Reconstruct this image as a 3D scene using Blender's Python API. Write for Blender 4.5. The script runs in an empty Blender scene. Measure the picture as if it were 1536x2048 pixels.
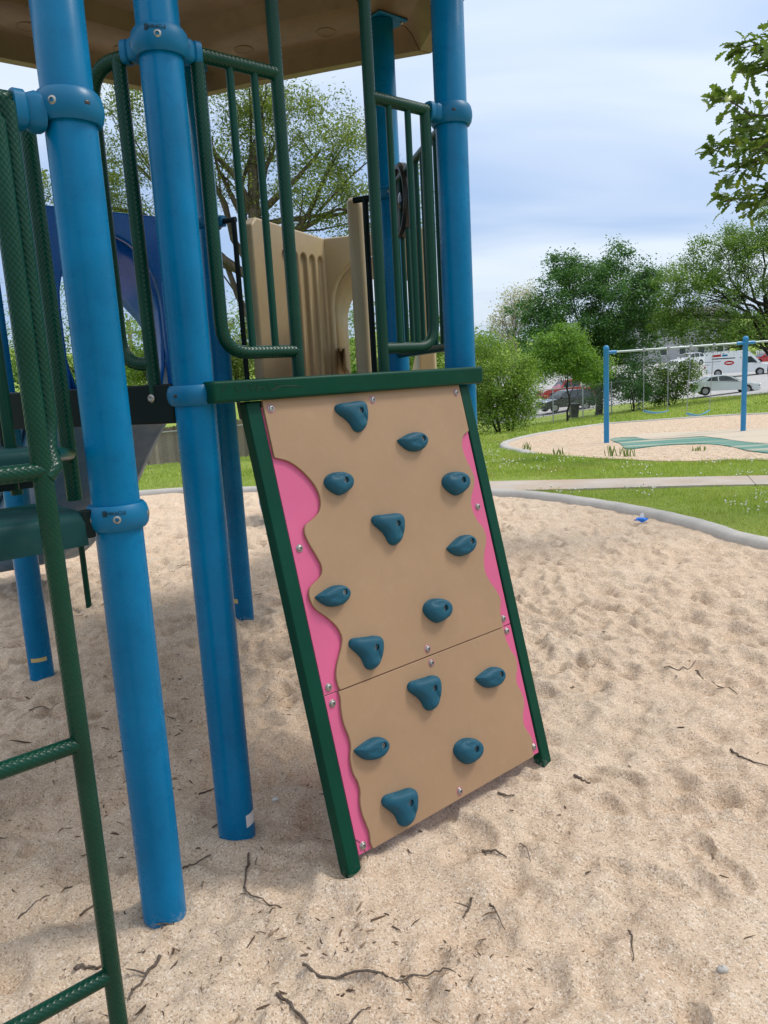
import bpy, math, random
import numpy as np
from mathutils import Vector, Matrix, noise as mnoise

# ----------------------------------------------------------------------------
# camera, sky, sun, exposure
# ----------------------------------------------------------------------------
sc = bpy.context.scene
col = sc.collection
EYE = 1.58
PITCH, ROLL = math.radians(10.325), math.radians(3.198)
FPX = 1538.0                                   # focal length in photo pixels (photo 1536 x 2048)
_fw = Vector((0, math.cos(PITCH), -math.sin(PITCH)))
_up0 = Vector((0, math.sin(PITCH), math.cos(PITCH)))
_rt0 = Vector((1, 0, 0))
_rt = _rt0 * math.cos(ROLL) - _up0 * math.sin(ROLL)
_up = _rt0 * math.sin(ROLL) + _up0 * math.cos(ROLL)
cam_d = bpy.data.cameras.new('camera')
cam = bpy.data.objects.new('camera', cam_d)
col.objects.link(cam)
cam_d.sensor_fit = 'VERTICAL'
cam_d.sensor_height = 36.0
cam_d.lens = 36.0 * FPX / 2048.0
cam_d.clip_start = 0.05
cam_d.clip_end = 2000.0
_m = Matrix((( _rt.x, _up.x, -_fw.x, 0), (_rt.y, _up.y, -_fw.y, 0), (_rt.z, _up.z, -_fw.z, EYE), (0, 0, 0, 1)))
cam.matrix_world = _m
sc.camera = cam

SUN_AZ, SUN_EL = math.radians(78), math.radians(54)     # azimuth clockwise from the view direction
wd = bpy.data.worlds.new('World')
sc.world = wd
wd.use_nodes = True
wn = wd.node_tree
wn.nodes.clear()
def wnode(t, **k):
    n = wn.nodes.new(t)
    for a, b in k.items():
        setattr(n, a, b)
    return n
w_out = wnode('ShaderNodeOutputWorld')
w_bg = wnode('ShaderNodeBackground')
w_bg.inputs['Strength'].default_value = 0.095
w_sky = wnode('ShaderNodeTexSky', sky_type='NISHITA', sun_disc=False)
w_sky.sun_elevation = SUN_EL
w_sky.sun_rotation = SUN_AZ
w_sky.air_density = 1.0
w_sky.dust_density = 1.2
w_sky.ozone_density = 1.5
w_tc = wnode('ShaderNodeTexCoord')
w_sep = wnode('ShaderNodeSeparateXYZ')
wn.links.new(w_tc.outputs['Generated'], w_sep.inputs[0])
w_zc = wnode('ShaderNodeMath', operation='MAXIMUM'); w_zc.inputs[1].default_value = 0.0
wn.links.new(w_sep.outputs['Z'], w_zc.inputs[0])
w_za = wnode('ShaderNodeMath', operation='ADD'); w_za.inputs[1].default_value = 0.22
wn.links.new(w_zc.outputs[0], w_za.inputs[0])
w_dx = wnode('ShaderNodeMath', operation='DIVIDE'); w_dy = wnode('ShaderNodeMath', operation='DIVIDE')
wn.links.new(w_sep.outputs['X'], w_dx.inputs[0]); wn.links.new(w_za.outputs[0], w_dx.inputs[1])
wn.links.new(w_sep.outputs['Y'], w_dy.inputs[0]); wn.links.new(w_za.outputs[0], w_dy.inputs[1])
w_cmb = wnode('ShaderNodeCombineXYZ')
wn.links.new(w_dx.outputs[0], w_cmb.inputs['X']); wn.links.new(w_dy.outputs[0], w_cmb.inputs['Y'])
w_map = wnode('ShaderNodeMapping')
w_map.inputs['Rotation'].default_value = (0, 0, math.radians(-14))
w_map.inputs['Scale'].default_value = (0.5, 1.3, 1.0)
w_map.inputs['Location'].default_value = (4.4, 6.6, 7.0)
wn.links.new(w_cmb.outputs[0], w_map.inputs['Vector'])
w_no = wnode('ShaderNodeTexNoise')
w_no.inputs['Scale'].default_value = 1.1
w_no.inputs['Detail'].default_value = 4.0
w_no.inputs['Roughness'].default_value = 0.48
w_no.inputs['Distortion'].default_value = 0.35
wn.links.new(w_map.outputs[0], w_no.inputs['Vector'])
w_rp = wnode('ShaderNodeMapRange', interpolation_type='SMOOTHSTEP')
w_rp.inputs['From Min'].default_value = 0.34
w_rp.inputs['From Max'].default_value = 0.70
w_rp.inputs['To Min'].default_value = 0.0
w_rp.inputs['To Max'].default_value = 1.0
wn.links.new(w_no.outputs['Fac'], w_rp.inputs['Value'])
# overcast sheet: thin cloud, brighter towards the zenith (standard overcast distribution)
w_cie = wnode('ShaderNodeMapRange')
w_cie.inputs['From Max'].default_value = 1.0
w_cie.inputs['To Min'].default_value = 0.88
w_cie.inputs['To Max'].default_value = 1.30
wn.links.new(w_zc.outputs[0], w_cie.inputs['Value'])
w_sheet = wnode('ShaderNodeMix', data_type='RGBA')      # thin blue-grey veil -> white cloud
w_sheet.inputs[6].default_value = (3.5, 4.8, 7.2, 1)
w_sheet.inputs[7].default_value = (7.0, 7.7, 8.6, 1)
wn.links.new(w_rp.outputs[0], w_sheet.inputs['Factor'])
w_cc = wnode('ShaderNodeVectorMath', operation='SCALE')
wn.links.new(w_sheet.outputs[2], w_cc.inputs[0])
wn.links.new(w_cie.outputs[0], w_cc.inputs['Scale'])
w_up = wnode('ShaderNodeMapRange', interpolation_type='SMOOTHSTEP')   # the sheet thickens to white overhead
w_up.inputs['From Min'].default_value = 0.30; w_up.inputs['From Max'].default_value = 0.75
wn.links.new(w_zc.outputs[0], w_up.inputs['Value'])
w_top = wnode('ShaderNodeMix', data_type='RGBA')
wn.links.new(w_up.outputs[0], w_top.inputs['Factor'])
wn.links.new(w_cc.outputs[0], w_top.inputs[6])
w_top.inputs[7].default_value = (10.6, 11.0, 11.4, 1)
w_mix = wnode('ShaderNodeMix', data_type='RGBA')
w_mix.inputs['Factor'].default_value = 0.82
wn.links.new(w_sky.outputs[0], w_mix.inputs[6])
wn.links.new(w_top.outputs[2], w_mix.inputs[7])
wn.links.new(w_mix.outputs[2], w_bg.inputs['Color'])
wn.links.new(w_bg.outputs[0], w_out.inputs['Surface'])

sun_d = bpy.data.lights.new('sun', 'SUN')
sun_d.energy = 1.45
sun_d.angle = math.radians(13)
sun_d.color = (1.0, 0.95, 0.87)
sun = bpy.data.objects.new('sun', sun_d)
col.objects.link(sun)
sd = Vector((math.sin(SUN_AZ) * math.cos(SUN_EL), math.cos(SUN_AZ) * math.cos(SUN_EL), math.sin(SUN_EL)))
sun.rotation_euler = sd.to_track_quat('Z', 'Y').to_euler()
sun.location = (6, 2, 12)

sc.view_settings.view_transform = 'Standard'
sc.view_settings.look = 'None'
sc.view_settings.gamma = 1.0
sc.view_settings.use_curve_mapping = False
sc.view_settings.exposure = 0.52
sc.cycles.max_bounces = 6
sc.cycles.transparent_max_bounces = 8
sc.cycles.use_denoising = True

# ----------------------------------------------------------------------------
# helpers
# ----------------------------------------------------------------------------
R = math.radians
rng = random.Random(7)
nrg = np.random.default_rng(11)

def ray(px, py):
    """direction through a photo pixel"""
    return _rt * ((px - 768.0) / FPX) - _up * ((py - 1024.0) / FPX) + _fw

# terrain ---------------------------------------------------------------------
_ty = np.array([-400, 13.2, 17.5, 28, 32, 45, 53, 57, 66, 78, 105, 150, 400, 900.])
_tz = np.array([0, 0, -.33, -.6, -.7, -1.1, -1.38, -1.5, -1.3, -.9, 0, 1.5, 7, 12.])
_wy = np.array([-400, 13, 28, 32, 45, 55, 80, 130, 900.])
_wz = np.array([0, 0, .035, .05, .08, .09, .06, 0, 0.])
def ground_np(x, y):
    b = np.zeros_like(y)
    for k, wgt in ((-2.5, .2), (-1.2, .2), (0, .2), (1.2, .2), (2.5, .2)):
        b = b + wgt * np.interp(y + k, _ty, _tz)
    w = np.interp(y, _wy, _wz)
    return b + w * np.clip(x - .45 * y, -25, 18)
def gz(x, y):
    return float(ground_np(np.array([float(x)]), np.array([float(y)]))[0])
def at(px, py, dist):
    """point seen at a photo pixel, `dist` metres away along the view"""
    r = ray(px, py)
    return Vector((0, 0, EYE)) + r * (dist / r.y)
def on_ground(px, py, z0=None):
    r = ray(px, py)
    if z0 is not None:
        t = (z0 - EYE) / r.z
        return Vector((r.x * t, r.y * t, z0))
    d = 1.0
    while d < 300:
        p = Vector((0, 0, EYE)) + r * (d / r.y)
        if p.z < gz(p.x, p.y):
            return Vector((p.x, p.y, gz(p.x, p.y)))
        d += 0.02 + d * 0.002
    return p
def stand(px, dist):
    """ground point in the column of a photo pixel near the horizon"""
    r = ray(px, 745)
    p = Vector((r.x, r.y, 0)) * (dist / r.y)
    return Vector((p.x, p.y, gz(p.x, p.y)))

class MB:
    def __init__(s):
        s.v = []; s.f = []; s.uv = []; s.hasuv = False
    def add(s, vs, fs, uvs=None):
        o = len(s.v)
        s.v.extend([tuple(p) for p in vs])
        for i, f in enumerate(fs):
            s.f.append([o + k for k in f])
            s.uv.append(uvs[i] if uvs else None)
        if uvs:
            s.hasuv = True
        return s
    def box(s, c, size, X=(1, 0, 0), Y=(0, 1, 0), Z=(0, 0, 1)):
        c = Vector(c); X = Vector(X); Y = Vector(Y); Z = Vector(Z)
        hx, hy, hz = size[0] / 2, size[1] / 2, size[2] / 2
        vs = [c + X * (a * hx) + Y * (b * hy) + Z * (d * hz) for a in (-1, 1) for b in (-1, 1) for d in (-1, 1)]
        fs = [(0, 1, 3, 2), (4, 6, 7, 5), (0, 4, 5, 1), (2, 3, 7, 6), (0, 2, 6, 4), (1, 5, 7, 3)]
        return s.add(vs, fs)
    def tube(s, path, r, n=12, cap=True):
        P = [Vector(p) for p in path]
        rs = r if isinstance(r, (list, tuple)) else [r] * len(P)
        T = []
        for i in range(len(P)):
            a = P[max(0, i - 1)]; b = P[min(len(P) - 1, i + 1)]
            t = (b - a)
            T.append(t.normalized() if t.length > 1e-9 else Vector((0, 0, 1)))
        ref = Vector((0, 0, 1)) if abs(T[0].z) < 0.9 else Vector((1, 0, 0))
        N = T[0].cross(ref).normalized()
        vs = []; L = 0.0; Ls = []
        for i in range(len(P)):
            if i:
                L += (P[i] - P[i - 1]).length
                N = (N - T[i] * N.dot(T[i])).normalized()
            B = T[i].cross(N)
            Ls.append(L)
            for k in range(n):
                a = 2 * math.pi * k / n
                vs.append(P[i] + (N * math.cos(a) + B * math.sin(a)) * rs[i])
        fs = []; us = []
        for i in range(len(P) - 1):
            for k in range(n):
                k2 = (k + 1) % n
                fs.append((i * n + k, i * n + k2, (i + 1) * n + k2, (i + 1) * n + k))
                c0 = 2 * math.pi * rs[i]
                u0, u1 = c0 * k / n, c0 * (k + 1) / n
                us.append(((u0, Ls[i]), (u1, Ls[i]), (u1, Ls[i + 1]), (u0, Ls[i + 1])))
        if cap:
            fs.append(tuple(range(n - 1, -1, -1))); us.append(tuple((0, 0) for _ in range(n)))
            o = (len(P) - 1) * n
            fs.append(tuple(range(o, o + n))); us.append(tuple((0, 0) for _ in range(n)))
        return s.add(vs, fs, us)
    def lathe(s, prof, c=(0, 0, 0), axis=(0, 0, 1), n=32, close=False):
        """prof: list of (radius, height along axis)"""
        c = Vector(c); A = Vector(axis).normalized()
        X = A.cross(Vector((1, 0, 0)) if abs(A.x) < .9 else Vector((0, 1, 0))).normalized(); Y = A.cross(X)
        vs = []
        for (r, h) in prof:
            for k in range(n):
                a = 2 * math.pi * k / n
                vs.append(c + A * h + (X * math.cos(a) + Y * math.sin(a)) * r)
        fs = []
        m = len(prof)
        for i in range(m if close else m - 1):
            j = (i + 1) % m
            for k in range(n):
                k2 = (k + 1) % n
                fs.append((i * n + k, i * n + k2, j * n + k2, j * n + k))
        if not close:
            if prof[0][0] > 1e-6: fs.append(tuple(range(n - 1, -1, -1)))
            if prof[-1][0] > 1e-6: fs.append(tuple(range((m - 1) * n, m * n)))
        return s.add(vs, fs)
    def prism(s, pts, O, X, Y, Z, z0, z1):
        """2d outline extruded along Z from z0 to z1"""
        O = Vector(O); X = Vector(X); Y = Vector(Y); Z = Vector(Z)
        ar = sum(pts[i][0] * pts[(i + 1) % len(pts)][1] - pts[(i + 1) % len(pts)][0] * pts[i][1] for i in range(len(pts)))
        if (ar < 0) != (X.cross(Y).dot(Z) * (z1 - z0) < 0): pts = list(reversed(pts))
        n = len(pts)
        vs = [O + X * p[0] + Y * p[1] + Z * z0 for p in pts] + [O + X * p[0] + Y * p[1] + Z * z1 for p in pts]
        fs = [tuple(range(n - 1, -1, -1)), tuple(range(n, 2 * n))]
        for i in range(n):
            j = (i + 1) % n
            fs.append((i, j, n + j, n + i))
        return s.add(vs, fs)
    def grid(s, rows, closed=False):
        """rows: list of equally long point lists"""
        m, n = len(rows), len(rows[0])
        vs = [p for r in rows for p in r]
        fs = []
        for i in range(m - 1):
            for k in range(n if closed else n - 1):
                k2 = (k + 1) % n
                fs.append((i * n + k, i * n + k2, (i + 1) * n + k2, (i + 1) * n + k))
        return s.add(vs, fs)
    def mesh(s, name):
        me = bpy.data.meshes.new(name)
        me.from_pydata(s.v, [], s.f)
        if s.hasuv:
            ul = me.uv_layers.new(name='UVMap')
            i = 0
            buf = np.zeros(len(me.loops) * 2, dtype=np.float32)
            for f, u in zip(s.f, s.uv):
                for k in range(len(f)):
                    if u: buf[2 * i], buf[2 * i + 1] = u[k]
                    i += 1
            ul.data.foreach_set('uv', buf)
        me.update()
        return me

def finish(me, smooth):
    if smooth:
        me.polygons.foreach_set('use_smooth', [True] * len(me.polygons))
        me.set_sharp_from_angle(angle=R(smooth))

def obj(name, mb, mat, parent=None, smooth=35, bevel=0, seg=2, loc=None, props=None):
    me = mb.mesh(name) if isinstance(mb, MB) else mb
    if isinstance(mb, MB): finish(me, smooth)
    o = bpy.data.objects.new(name, me)
    col.objects.link(o)
    if mat and not me.materials: me.materials.append(mat)
    if loc is not None: o.location = loc
    if parent: 
        o.parent = parent
        o.matrix_parent_inverse = Matrix.Translation(parent.location).inverted() if parent.location.length else Matrix()
    if bevel:
        b = o.modifiers.new('bevel', 'BEVEL'); b.width = bevel; b.segments = seg
        b.limit_method = 'ANGLE'; b.angle_limit = R(40); b.harden_normals = False
    if props:
        for k, v in props.items(): o[k] = v
    return o

def thing(name, label, cat, loc=(0, 0, 0), group=None):
    o = bpy.data.objects.new(name, None)
    col.objects.link(o)
    o.empty_display_size = 0.2
    o.location = loc
    o['label'] = label; o['category'] = cat
    if group: o['group'] = group
    return o

def tag(o, label, cat, group=None):
    o['label'] = label; o['category'] = cat
    if group: o['group'] = group
    return o

def structure(o):
    o['kind'] = 'structure'
    return o

def fast_mesh(name, V, F):
    """V (n,3), F (m,k) numpy arrays"""
    me = bpy.data.meshes.new(name)
    k = F.shape[1]
    me.vertices.add(len(V)); me.vertices.foreach_set('co', np.ascontiguousarray(V, dtype=np.float32).ravel())
    me.loops.add(F.size); me.loops.foreach_set('vertex_index', np.ascontiguousarray(F, dtype=np.int32).ravel())
    me.polygons.add(len(F))
    me.polygons.foreach_set('loop_start', np.arange(0, F.size, k, dtype=np.int32))
    me.polygons.foreach_set('loop_total', np.full(len(F), k, dtype=np.int32))
    me.update(calc_edges=True)
    return me

def cut(o, cutters):
    """boolean-subtract the shapes in `cutters` from object o (applied)"""
    tmp = []
    for mb in cutters:
        c = bpy.data.objects.new('cutter', mb.mesh('cutter')); col.objects.link(c); tmp.append(c)
        m = o.modifiers.new('cut', 'BOOLEAN'); m.operation = 'DIFFERENCE'; m.solver = 'EXACT'; m.object = c
    dg = bpy.context.evaluated_depsgraph_get(); dg.update()
    me = bpy.data.meshes.new_from_object(o.evaluated_get(dg))
    o.modifiers.clear()
    old = o.data; o.data = me; bpy.data.meshes.remove(old)
    for c in tmp: 
        me2 = c.data; bpy.data.objects.remove(c); bpy.data.meshes.remove(me2)
    finish(me, 35)
    return o

def catmull(pts, sub=6, closed=False):
    P = [np.array(p, float) for p in pts]; out = []; n = len(P)
    rngi = range(n) if closed else range(n - 1)
    for i in rngi:
        g = (lambda k: P[k % n]) if closed else (lambda k: P[min(max(k, 0), n - 1)])
        p0, p1, p2, p3 = g(i - 1), g(i), g(i + 1), g(i + 2)
        for k in range(sub):
            t = k / sub
            out.append(.5 * ((2 * p1) + (p2 - p0) * t + (2 * p0 - 5 * p1 + 4 * p2 - p3) * t * t + (3 * p1 - p0 - 3 * p2 + p3) * t ** 3))
    if not closed: out.append(P[-1])
    return [tuple(p) for p in out]

def arc_corner(a, b, c, r, n=6):
    """rounded corner at b of polyline a-b-c"""
    a, b, c = Vector(a), Vector(b), Vector(c)
    d1 = (a - b).normalized(); d2 = (c - b).normalized()
    p1 = b + d1 * r; p2 = b + d2 * r
    return [((1 - t) ** 2) * p1 + 2 * t * (1 - t) * b + t * t * p2 for t in [i / n for i in range(n + 1)]]

# gradient noise on numpy arrays
_perm = np.random.default_rng(3).permutation(4096)
def _h(ix, iy):
    return _perm[(_perm[ix & 4095] + iy) & 4095]
def gnoise(x, y, s=0):
    ix = np.floor(x).astype(np.int64); iy = np.floor(y).astype(np.int64)
    fx = x - ix; fy = y - iy
    ux = fx * fx * fx * (fx * (fx * 6 - 15) + 10); uy = fy * fy * fy * (fy * (fy * 6 - 15) + 10)
    def g(a, b, dx, dy):
        an = _h(a + s * 57, b + s * 131) * (2 * math.pi / 4096.0)
        return np.cos(an) * dx + np.sin(an) * dy
    n00 = g(ix, iy, fx, fy); n10 = g(ix + 1, iy, fx - 1, fy)
    n01 = g(ix, iy + 1, fx, fy - 1); n11 = g(ix + 1, iy + 1, fx - 1, fy - 1)
    return 1.5 * ((n00 * (1 - ux) + n10 * ux) * (1 - uy) + (n01 * (1 - ux) + n11 * ux) * uy)

# ----------------------------------------------------------------------------
# materials
# ----------------------------------------------------------------------------
class Mat:
    def __init__(s, name):
        s.m = bpy.data.materials.new(name); s.m.use_nodes = True
        s.t = s.m.node_tree; s.b = s.t.nodes['Principled BSDF']; s.out = s.t.nodes['Material Output']
    def n(s, t, **k):
        nd = s.t.nodes.new(t)
        for a, b in k.items(): setattr(nd, a, b)
        return nd
    def l(s, a, b): s.t.links.new(a, b)
    def coord(s, kind='Object', scale=None):
        tc = s.n('ShaderNodeTexCoord')
        if scale is None: return tc.outputs[kind]
        mp = s.n('ShaderNodeMapping'); mp.inputs['Scale'].default_value = scale
        s.l(tc.outputs[kind], mp.inputs['Vector']); return mp.outputs[0]
    def noise(s, vec, scale, detail=3, rough=.55, dist=0):
        n = s.n('ShaderNodeTexNoise'); n.inputs['Scale'].default_value = scale
        n.inputs['Detail'].default_value = detail; n.inputs['Roughness'].default_value = rough
        n.inputs['Distortion'].default_value = dist
        if vec: s.l(vec, n.inputs['Vector'])
        return n.outputs['Fac']
    def ramp(s, fac, stops):
        r = s.n('ShaderNodeValToRGB'); e = r.color_ramp.elements
        while len(e) < len(stops): e.new(.5)
        for k, (p, c) in enumerate(stops):
            e[k].position = p; e[k].color = (*c, 1) if len(c) == 3 else c
        s.l(fac, r.inputs[0]); return r.outputs[0]
    def rng(s, fac, a, b, c, d):
        r = s.n('ShaderNodeMapRange'); r.inputs[1].default_value = a; r.inputs[2].default_value = b
        r.inputs[3].default_value = c; r.inputs[4].default_value = d
        s.l(fac, r.inputs[0]); return r.outputs[0]
    def mix(s, fac, a, b, mode='MIX'):
        m = s.n('ShaderNodeMix', data_type='RGBA', blend_type=mode)
        for sock, v in ((m.inputs['Factor'], fac), (m.inputs[6], a), (m.inputs[7], b)):
            if isinstance(v, (int, float)): sock.default_value = v
            elif isinstance(v, tuple): sock.default_value = (*v, 1)
            else: s.l(v, sock)
        return m.outputs[2]
    def math(s, op, a, b=None):
        m = s.n('ShaderNodeMath', operation=op)
        for i, v in ((0, a), (1, b)):
            if v is None: continue
            if isinstance(v, (int, float)): m.inputs[i].default_value = v
            else: s.l(v, m.inputs[i])
        return m.outputs[0]
    def bump(s, h, strength=.3, dist=.01, prev=None):
        b = s.n('ShaderNodeBump'); b.inputs['Strength'].default_value = strength; b.inputs['Distance'].default_value = dist
        s.l(h, b.inputs['Height'])
        if prev: s.l(prev, b.inputs['Normal'])
        return b.outputs[0]
    def set(s, color=None, rough=None, metal=None, normal=None, spec=None, coat=None):
        for k, v in (('Base Color', color), ('Roughness', rough), ('Metallic', metal), ('Normal', normal), ('Specular IOR Level', spec), ('Coat Weight', coat)):
            if v is None: continue
            if isinstance(v, (int, float)): s.b.inputs[k].default_value = v
            elif isinstance(v, tuple): s.b.inputs[k].default_value = (*v, 1)
            else: s.l(v, s.b.inputs[k])
        return s.m

def paint(name, c, rough=.35, var=.12, bump=.0, dirt=(.35, .28, .2), dirt_amt=.12, fine=0, spec=.5, foot=0):
    """painted / moulded surface with faint blotches, dust and orange-peel"""
    M = Mat(name); v = M.coord('Object')
    n1 = M.noise(v, 3.0, 4, .6)
    dk = tuple(x * (1 - var) for x in c); lt = tuple(min(1, x * (1 + var)) for x in c)
    cc = M.ramp(n1, [(.3, dk), (.7, lt)])
    n2 = M.noise(v, 14.0, 6, .7)
    cc = M.mix(M.rng(n2, .52, .8, 0, dirt_amt), cc, dirt)
    if foot:                                           # dry sand sticking near the ground
        sz = M.n('ShaderNodeSeparateXYZ'); M.l(v, sz.inputs[0])
        nf = M.noise(v, 70.0, 5, .75)
        k_ = M.math('ADD', M.rng(sz.outputs['Z'], .0, foot, .16, -.30), nf)
        cc = M.mix(M.rng(k_, .58, .85, 0, .6), cc, (.40, .36, .32))
    rr = M.rng(M.noise(v, 9.0, 4, .6), .3, .7, rough * .8, min(1, rough * 1.25))
    nm = None
    if bump: nm = M.bump(M.noise(v, fine or 220.0, 2, .5), bump, .002)
    return M.set(cc, rr, 0, nm, spec)

m_post = paint('blue_post_paint', (.000, .140, .305), .26, .17, .05, (.02, .18, .37), .14, spec=.16, foot=.12)
m_collar = paint('blue_collar_cast', (.000, .125, .265), .42, .12, .08, (.03, .15, .24), .2, spec=.28)
m_beam = paint('green_beam_coating', (.000, .043, .024), .40, .15, .05, (.02, .075, .045), .12, spec=.15, foot=.10)
m_green = paint('green_tube_paint', (.000, .040, .024), .34, .12, .03, (.02, .065, .04), .1, spec=.22)
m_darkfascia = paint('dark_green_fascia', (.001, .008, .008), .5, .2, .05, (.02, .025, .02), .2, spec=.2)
m_step = paint('teal_step_coating', (.001, .040, .040), .6, .15, .15, (.08, .09, .08), .2, 400, spec=.25)
m_tan = paint('tan_moulded_plastic', (.44, .335, .195), .42, .08, .08, (.26, .19, .12), .25)
m_roof = paint('brown_moulded_roof', (.185, .122, .064), .40, .15, .06, (.07, .05, .03), .4, spec=.35)
m_slide = paint('blue_moulded_slide', (.004, .15, .46), .24, .15, .03, (.16, .20, .30), .25)
m_slide_out = paint('grey_blue_slide_chute', (.018, .095, .19), .40, .12, .03, (.22, .22, .22), .3)  # whole chute in a darker, greyer blue than the hood and panel
def _glow(m, col_, f):                                   # thin moulded plastic lets some light through
    t = m.node_tree; b = t.nodes['Principled BSDF']; o = t.nodes['Material Output']
    tr = t.nodes.new('ShaderNodeBsdfTranslucent'); tr.inputs['Color'].default_value = (*col_, 1)
    mx = t.nodes.new('ShaderNodeMixShader'); mx.inputs[0].default_value = f
    t.links.new(b.outputs[0], mx.inputs[1]); t.links.new(tr.outputs[0], mx.inputs[2]); t.links.new(mx.outputs[0], o.inputs['Surface'])
_glow(m_slide, (.01, .22, .62), .35)
m_hold = paint('blue_resin_hold', (.006, .080, .128), .6, .22, .7, (.12, .20, .235), .55, 260, spec=.3)
m_tanboard = paint('tan_board', (.335, .210, .120), .46, .05, .12, (.30, .19, .115), .35, 500, spec=.35)
def _scuffed(m, amt=.22, scl=(9, 9, 1.6), rot=(.3, .5, .9), colr=(.17, .11, .07, 1), lo=.58, hi=.80):
    t = m.node_tree; b = t.nodes['Principled BSDF']; lk = b.inputs['Base Color'].links[0]; src = lk.from_socket
    tc = t.nodes.new('ShaderNodeTexCoord'); mp = t.nodes.new('ShaderNodeMapping'); mp.inputs['Scale'].default_value = scl; mp.inputs['Rotation'].default_value = rot
    t.links.new(tc.outputs['Object'], mp.inputs[0])
    n = t.nodes.new('ShaderNodeTexNoise'); n.inputs['Scale'].default_value = 7.0; n.inputs['Detail'].default_value = 8; n.inputs['Roughness'].default_value = .75
    t.links.new(mp.outputs[0], n.inputs['Vector'])
    r = t.nodes.new('ShaderNodeMapRange'); r.inputs[1].default_value = lo; r.inputs[2].default_value = hi; r.inputs[3].default_value = 0; r.inputs[4].default_value = amt
    t.links.new(n.outputs['Fac'], r.inputs[0])
    mx = t.nodes.new('ShaderNodeMix'); mx.data_type = 'RGBA'; t.links.new(r.outputs[0], mx.inputs['Factor']); t.links.new(src, mx.inputs[6]); mx.inputs[7].default_value = colr
    t.links.new(mx.outputs[2], b.inputs['Base Color'])
_scuffed(m_tanboard, .42)
m_pink = paint('pink_board', (.57, .095, .215), .42, .06, .12, (.52, .10, .24), .3, 500)
_scuffed(m_tanboard, .14, (3, 3, 3), (0, 0, 0), (.50, .38, .27, 1), .52, .78)
_scuffed(m_pink, .30, (8, 8, 2), (.2, .4, .3), (.30, .06, .12, 1))
_scuffed(m_post, .28, (16, 16, 1.2), (.05, .08, .0), (.06, .24, .42, 1), .62, .76)
_scuffed(m_post, .35, (2.2, 2.2, 2.2), (0, 0, 0), (.0, .085, .22, 1), .52, .66)
_scuffed(m_beam, .35, (10, 10, 2), (.4, .2, .9), (.05, .11, .08, 1), .60, .76)
m_chain = paint('black_rubber', (.02, .02, .022), .6)
m_white = paint('white_paint', (.72, .72, .72), .4, .05)
m_sticker = paint('sticker_white', (.62, .62, .60), .5, .08)
m_sticker2 = paint('sticker_yellow', (.55, .42, .16), .5, .12)
m_red = paint('red_paint', (.50, .025, .02), .35, .1)
m_ink = paint('dark_scratch', (.004, .014, .012), .7)
m_black = paint('black_plastic', (.012, .012, .014), .4)
m_swing = paint('swing_blue_post', (.012, .215, .46), .35, .08)
m_swingseat = paint('swing_blue_belt', (.10, .34, .55), .5, .1)
m_wrapper = paint('blue_wrapper', (.01, .16, .62), .25, .2)

def _steel():
    M = Mat('stainless_steel'); v = M.coord('Object')
    return M.set(M.ramp(M.noise(v, 40, 3), [(.3, (.26, .24, .22)), (.7, (.46, .44, .41))]), .36, .9)
m_steel = _steel()
def _galv(name='galvanised_steel', c=(.40, .41, .42)):
    M = Mat(name); v = M.coord('Object')
    return M.set(M.ramp(M.noise(v, 6, 4), [(.3, tuple(x * .8 for x in c)), (.7, c)]), .45, .55)
m_galv = _galv()
m_bar = _galv('green_galvanised_bar', (.40, .47, .45))

def _vinyl():
    """green pipe with an embossed diamond skin"""
    M = Mat('green_vinyl_pipe')
    uv = M.n('ShaderNodeUVMap'); uv.uv_map = 'UVMap'
    sp = M.n('ShaderNodeSeparateXYZ'); M.l(uv.outputs[0], sp.inputs[0])
    k = 2 * math.pi / .0115
    a = M.math('MULTIPLY', M.math('ADD', sp.outputs['X'], M.math('MULTIPLY', sp.outputs['Y'], .8)), k)
    b = M.math('MULTIPLY', M.math('SUBTRACT', sp.outputs['X'], M.math('MULTIPLY', sp.outputs['Y'], .8)), k)
    h = M.math('ADD', M.math('COSINE', a), M.math('COSINE', b))
    v = M.coord('Object')
    nz = M.noise(v, 5, 4)
    c = M.ramp(nz, [(.3, (.000, .030, .016)), (.7, (.001, .046, .026))])
    c = M.mix(M.rng(M.noise(v, 23, 5, .7), .55, .8, 0, .25), c, (.03, .065, .045))
    nm = M.bump(h, .35, .0007)
    return M.set(c, .30, 0, nm, .26)
m_vinyl = _vinyl()

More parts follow.
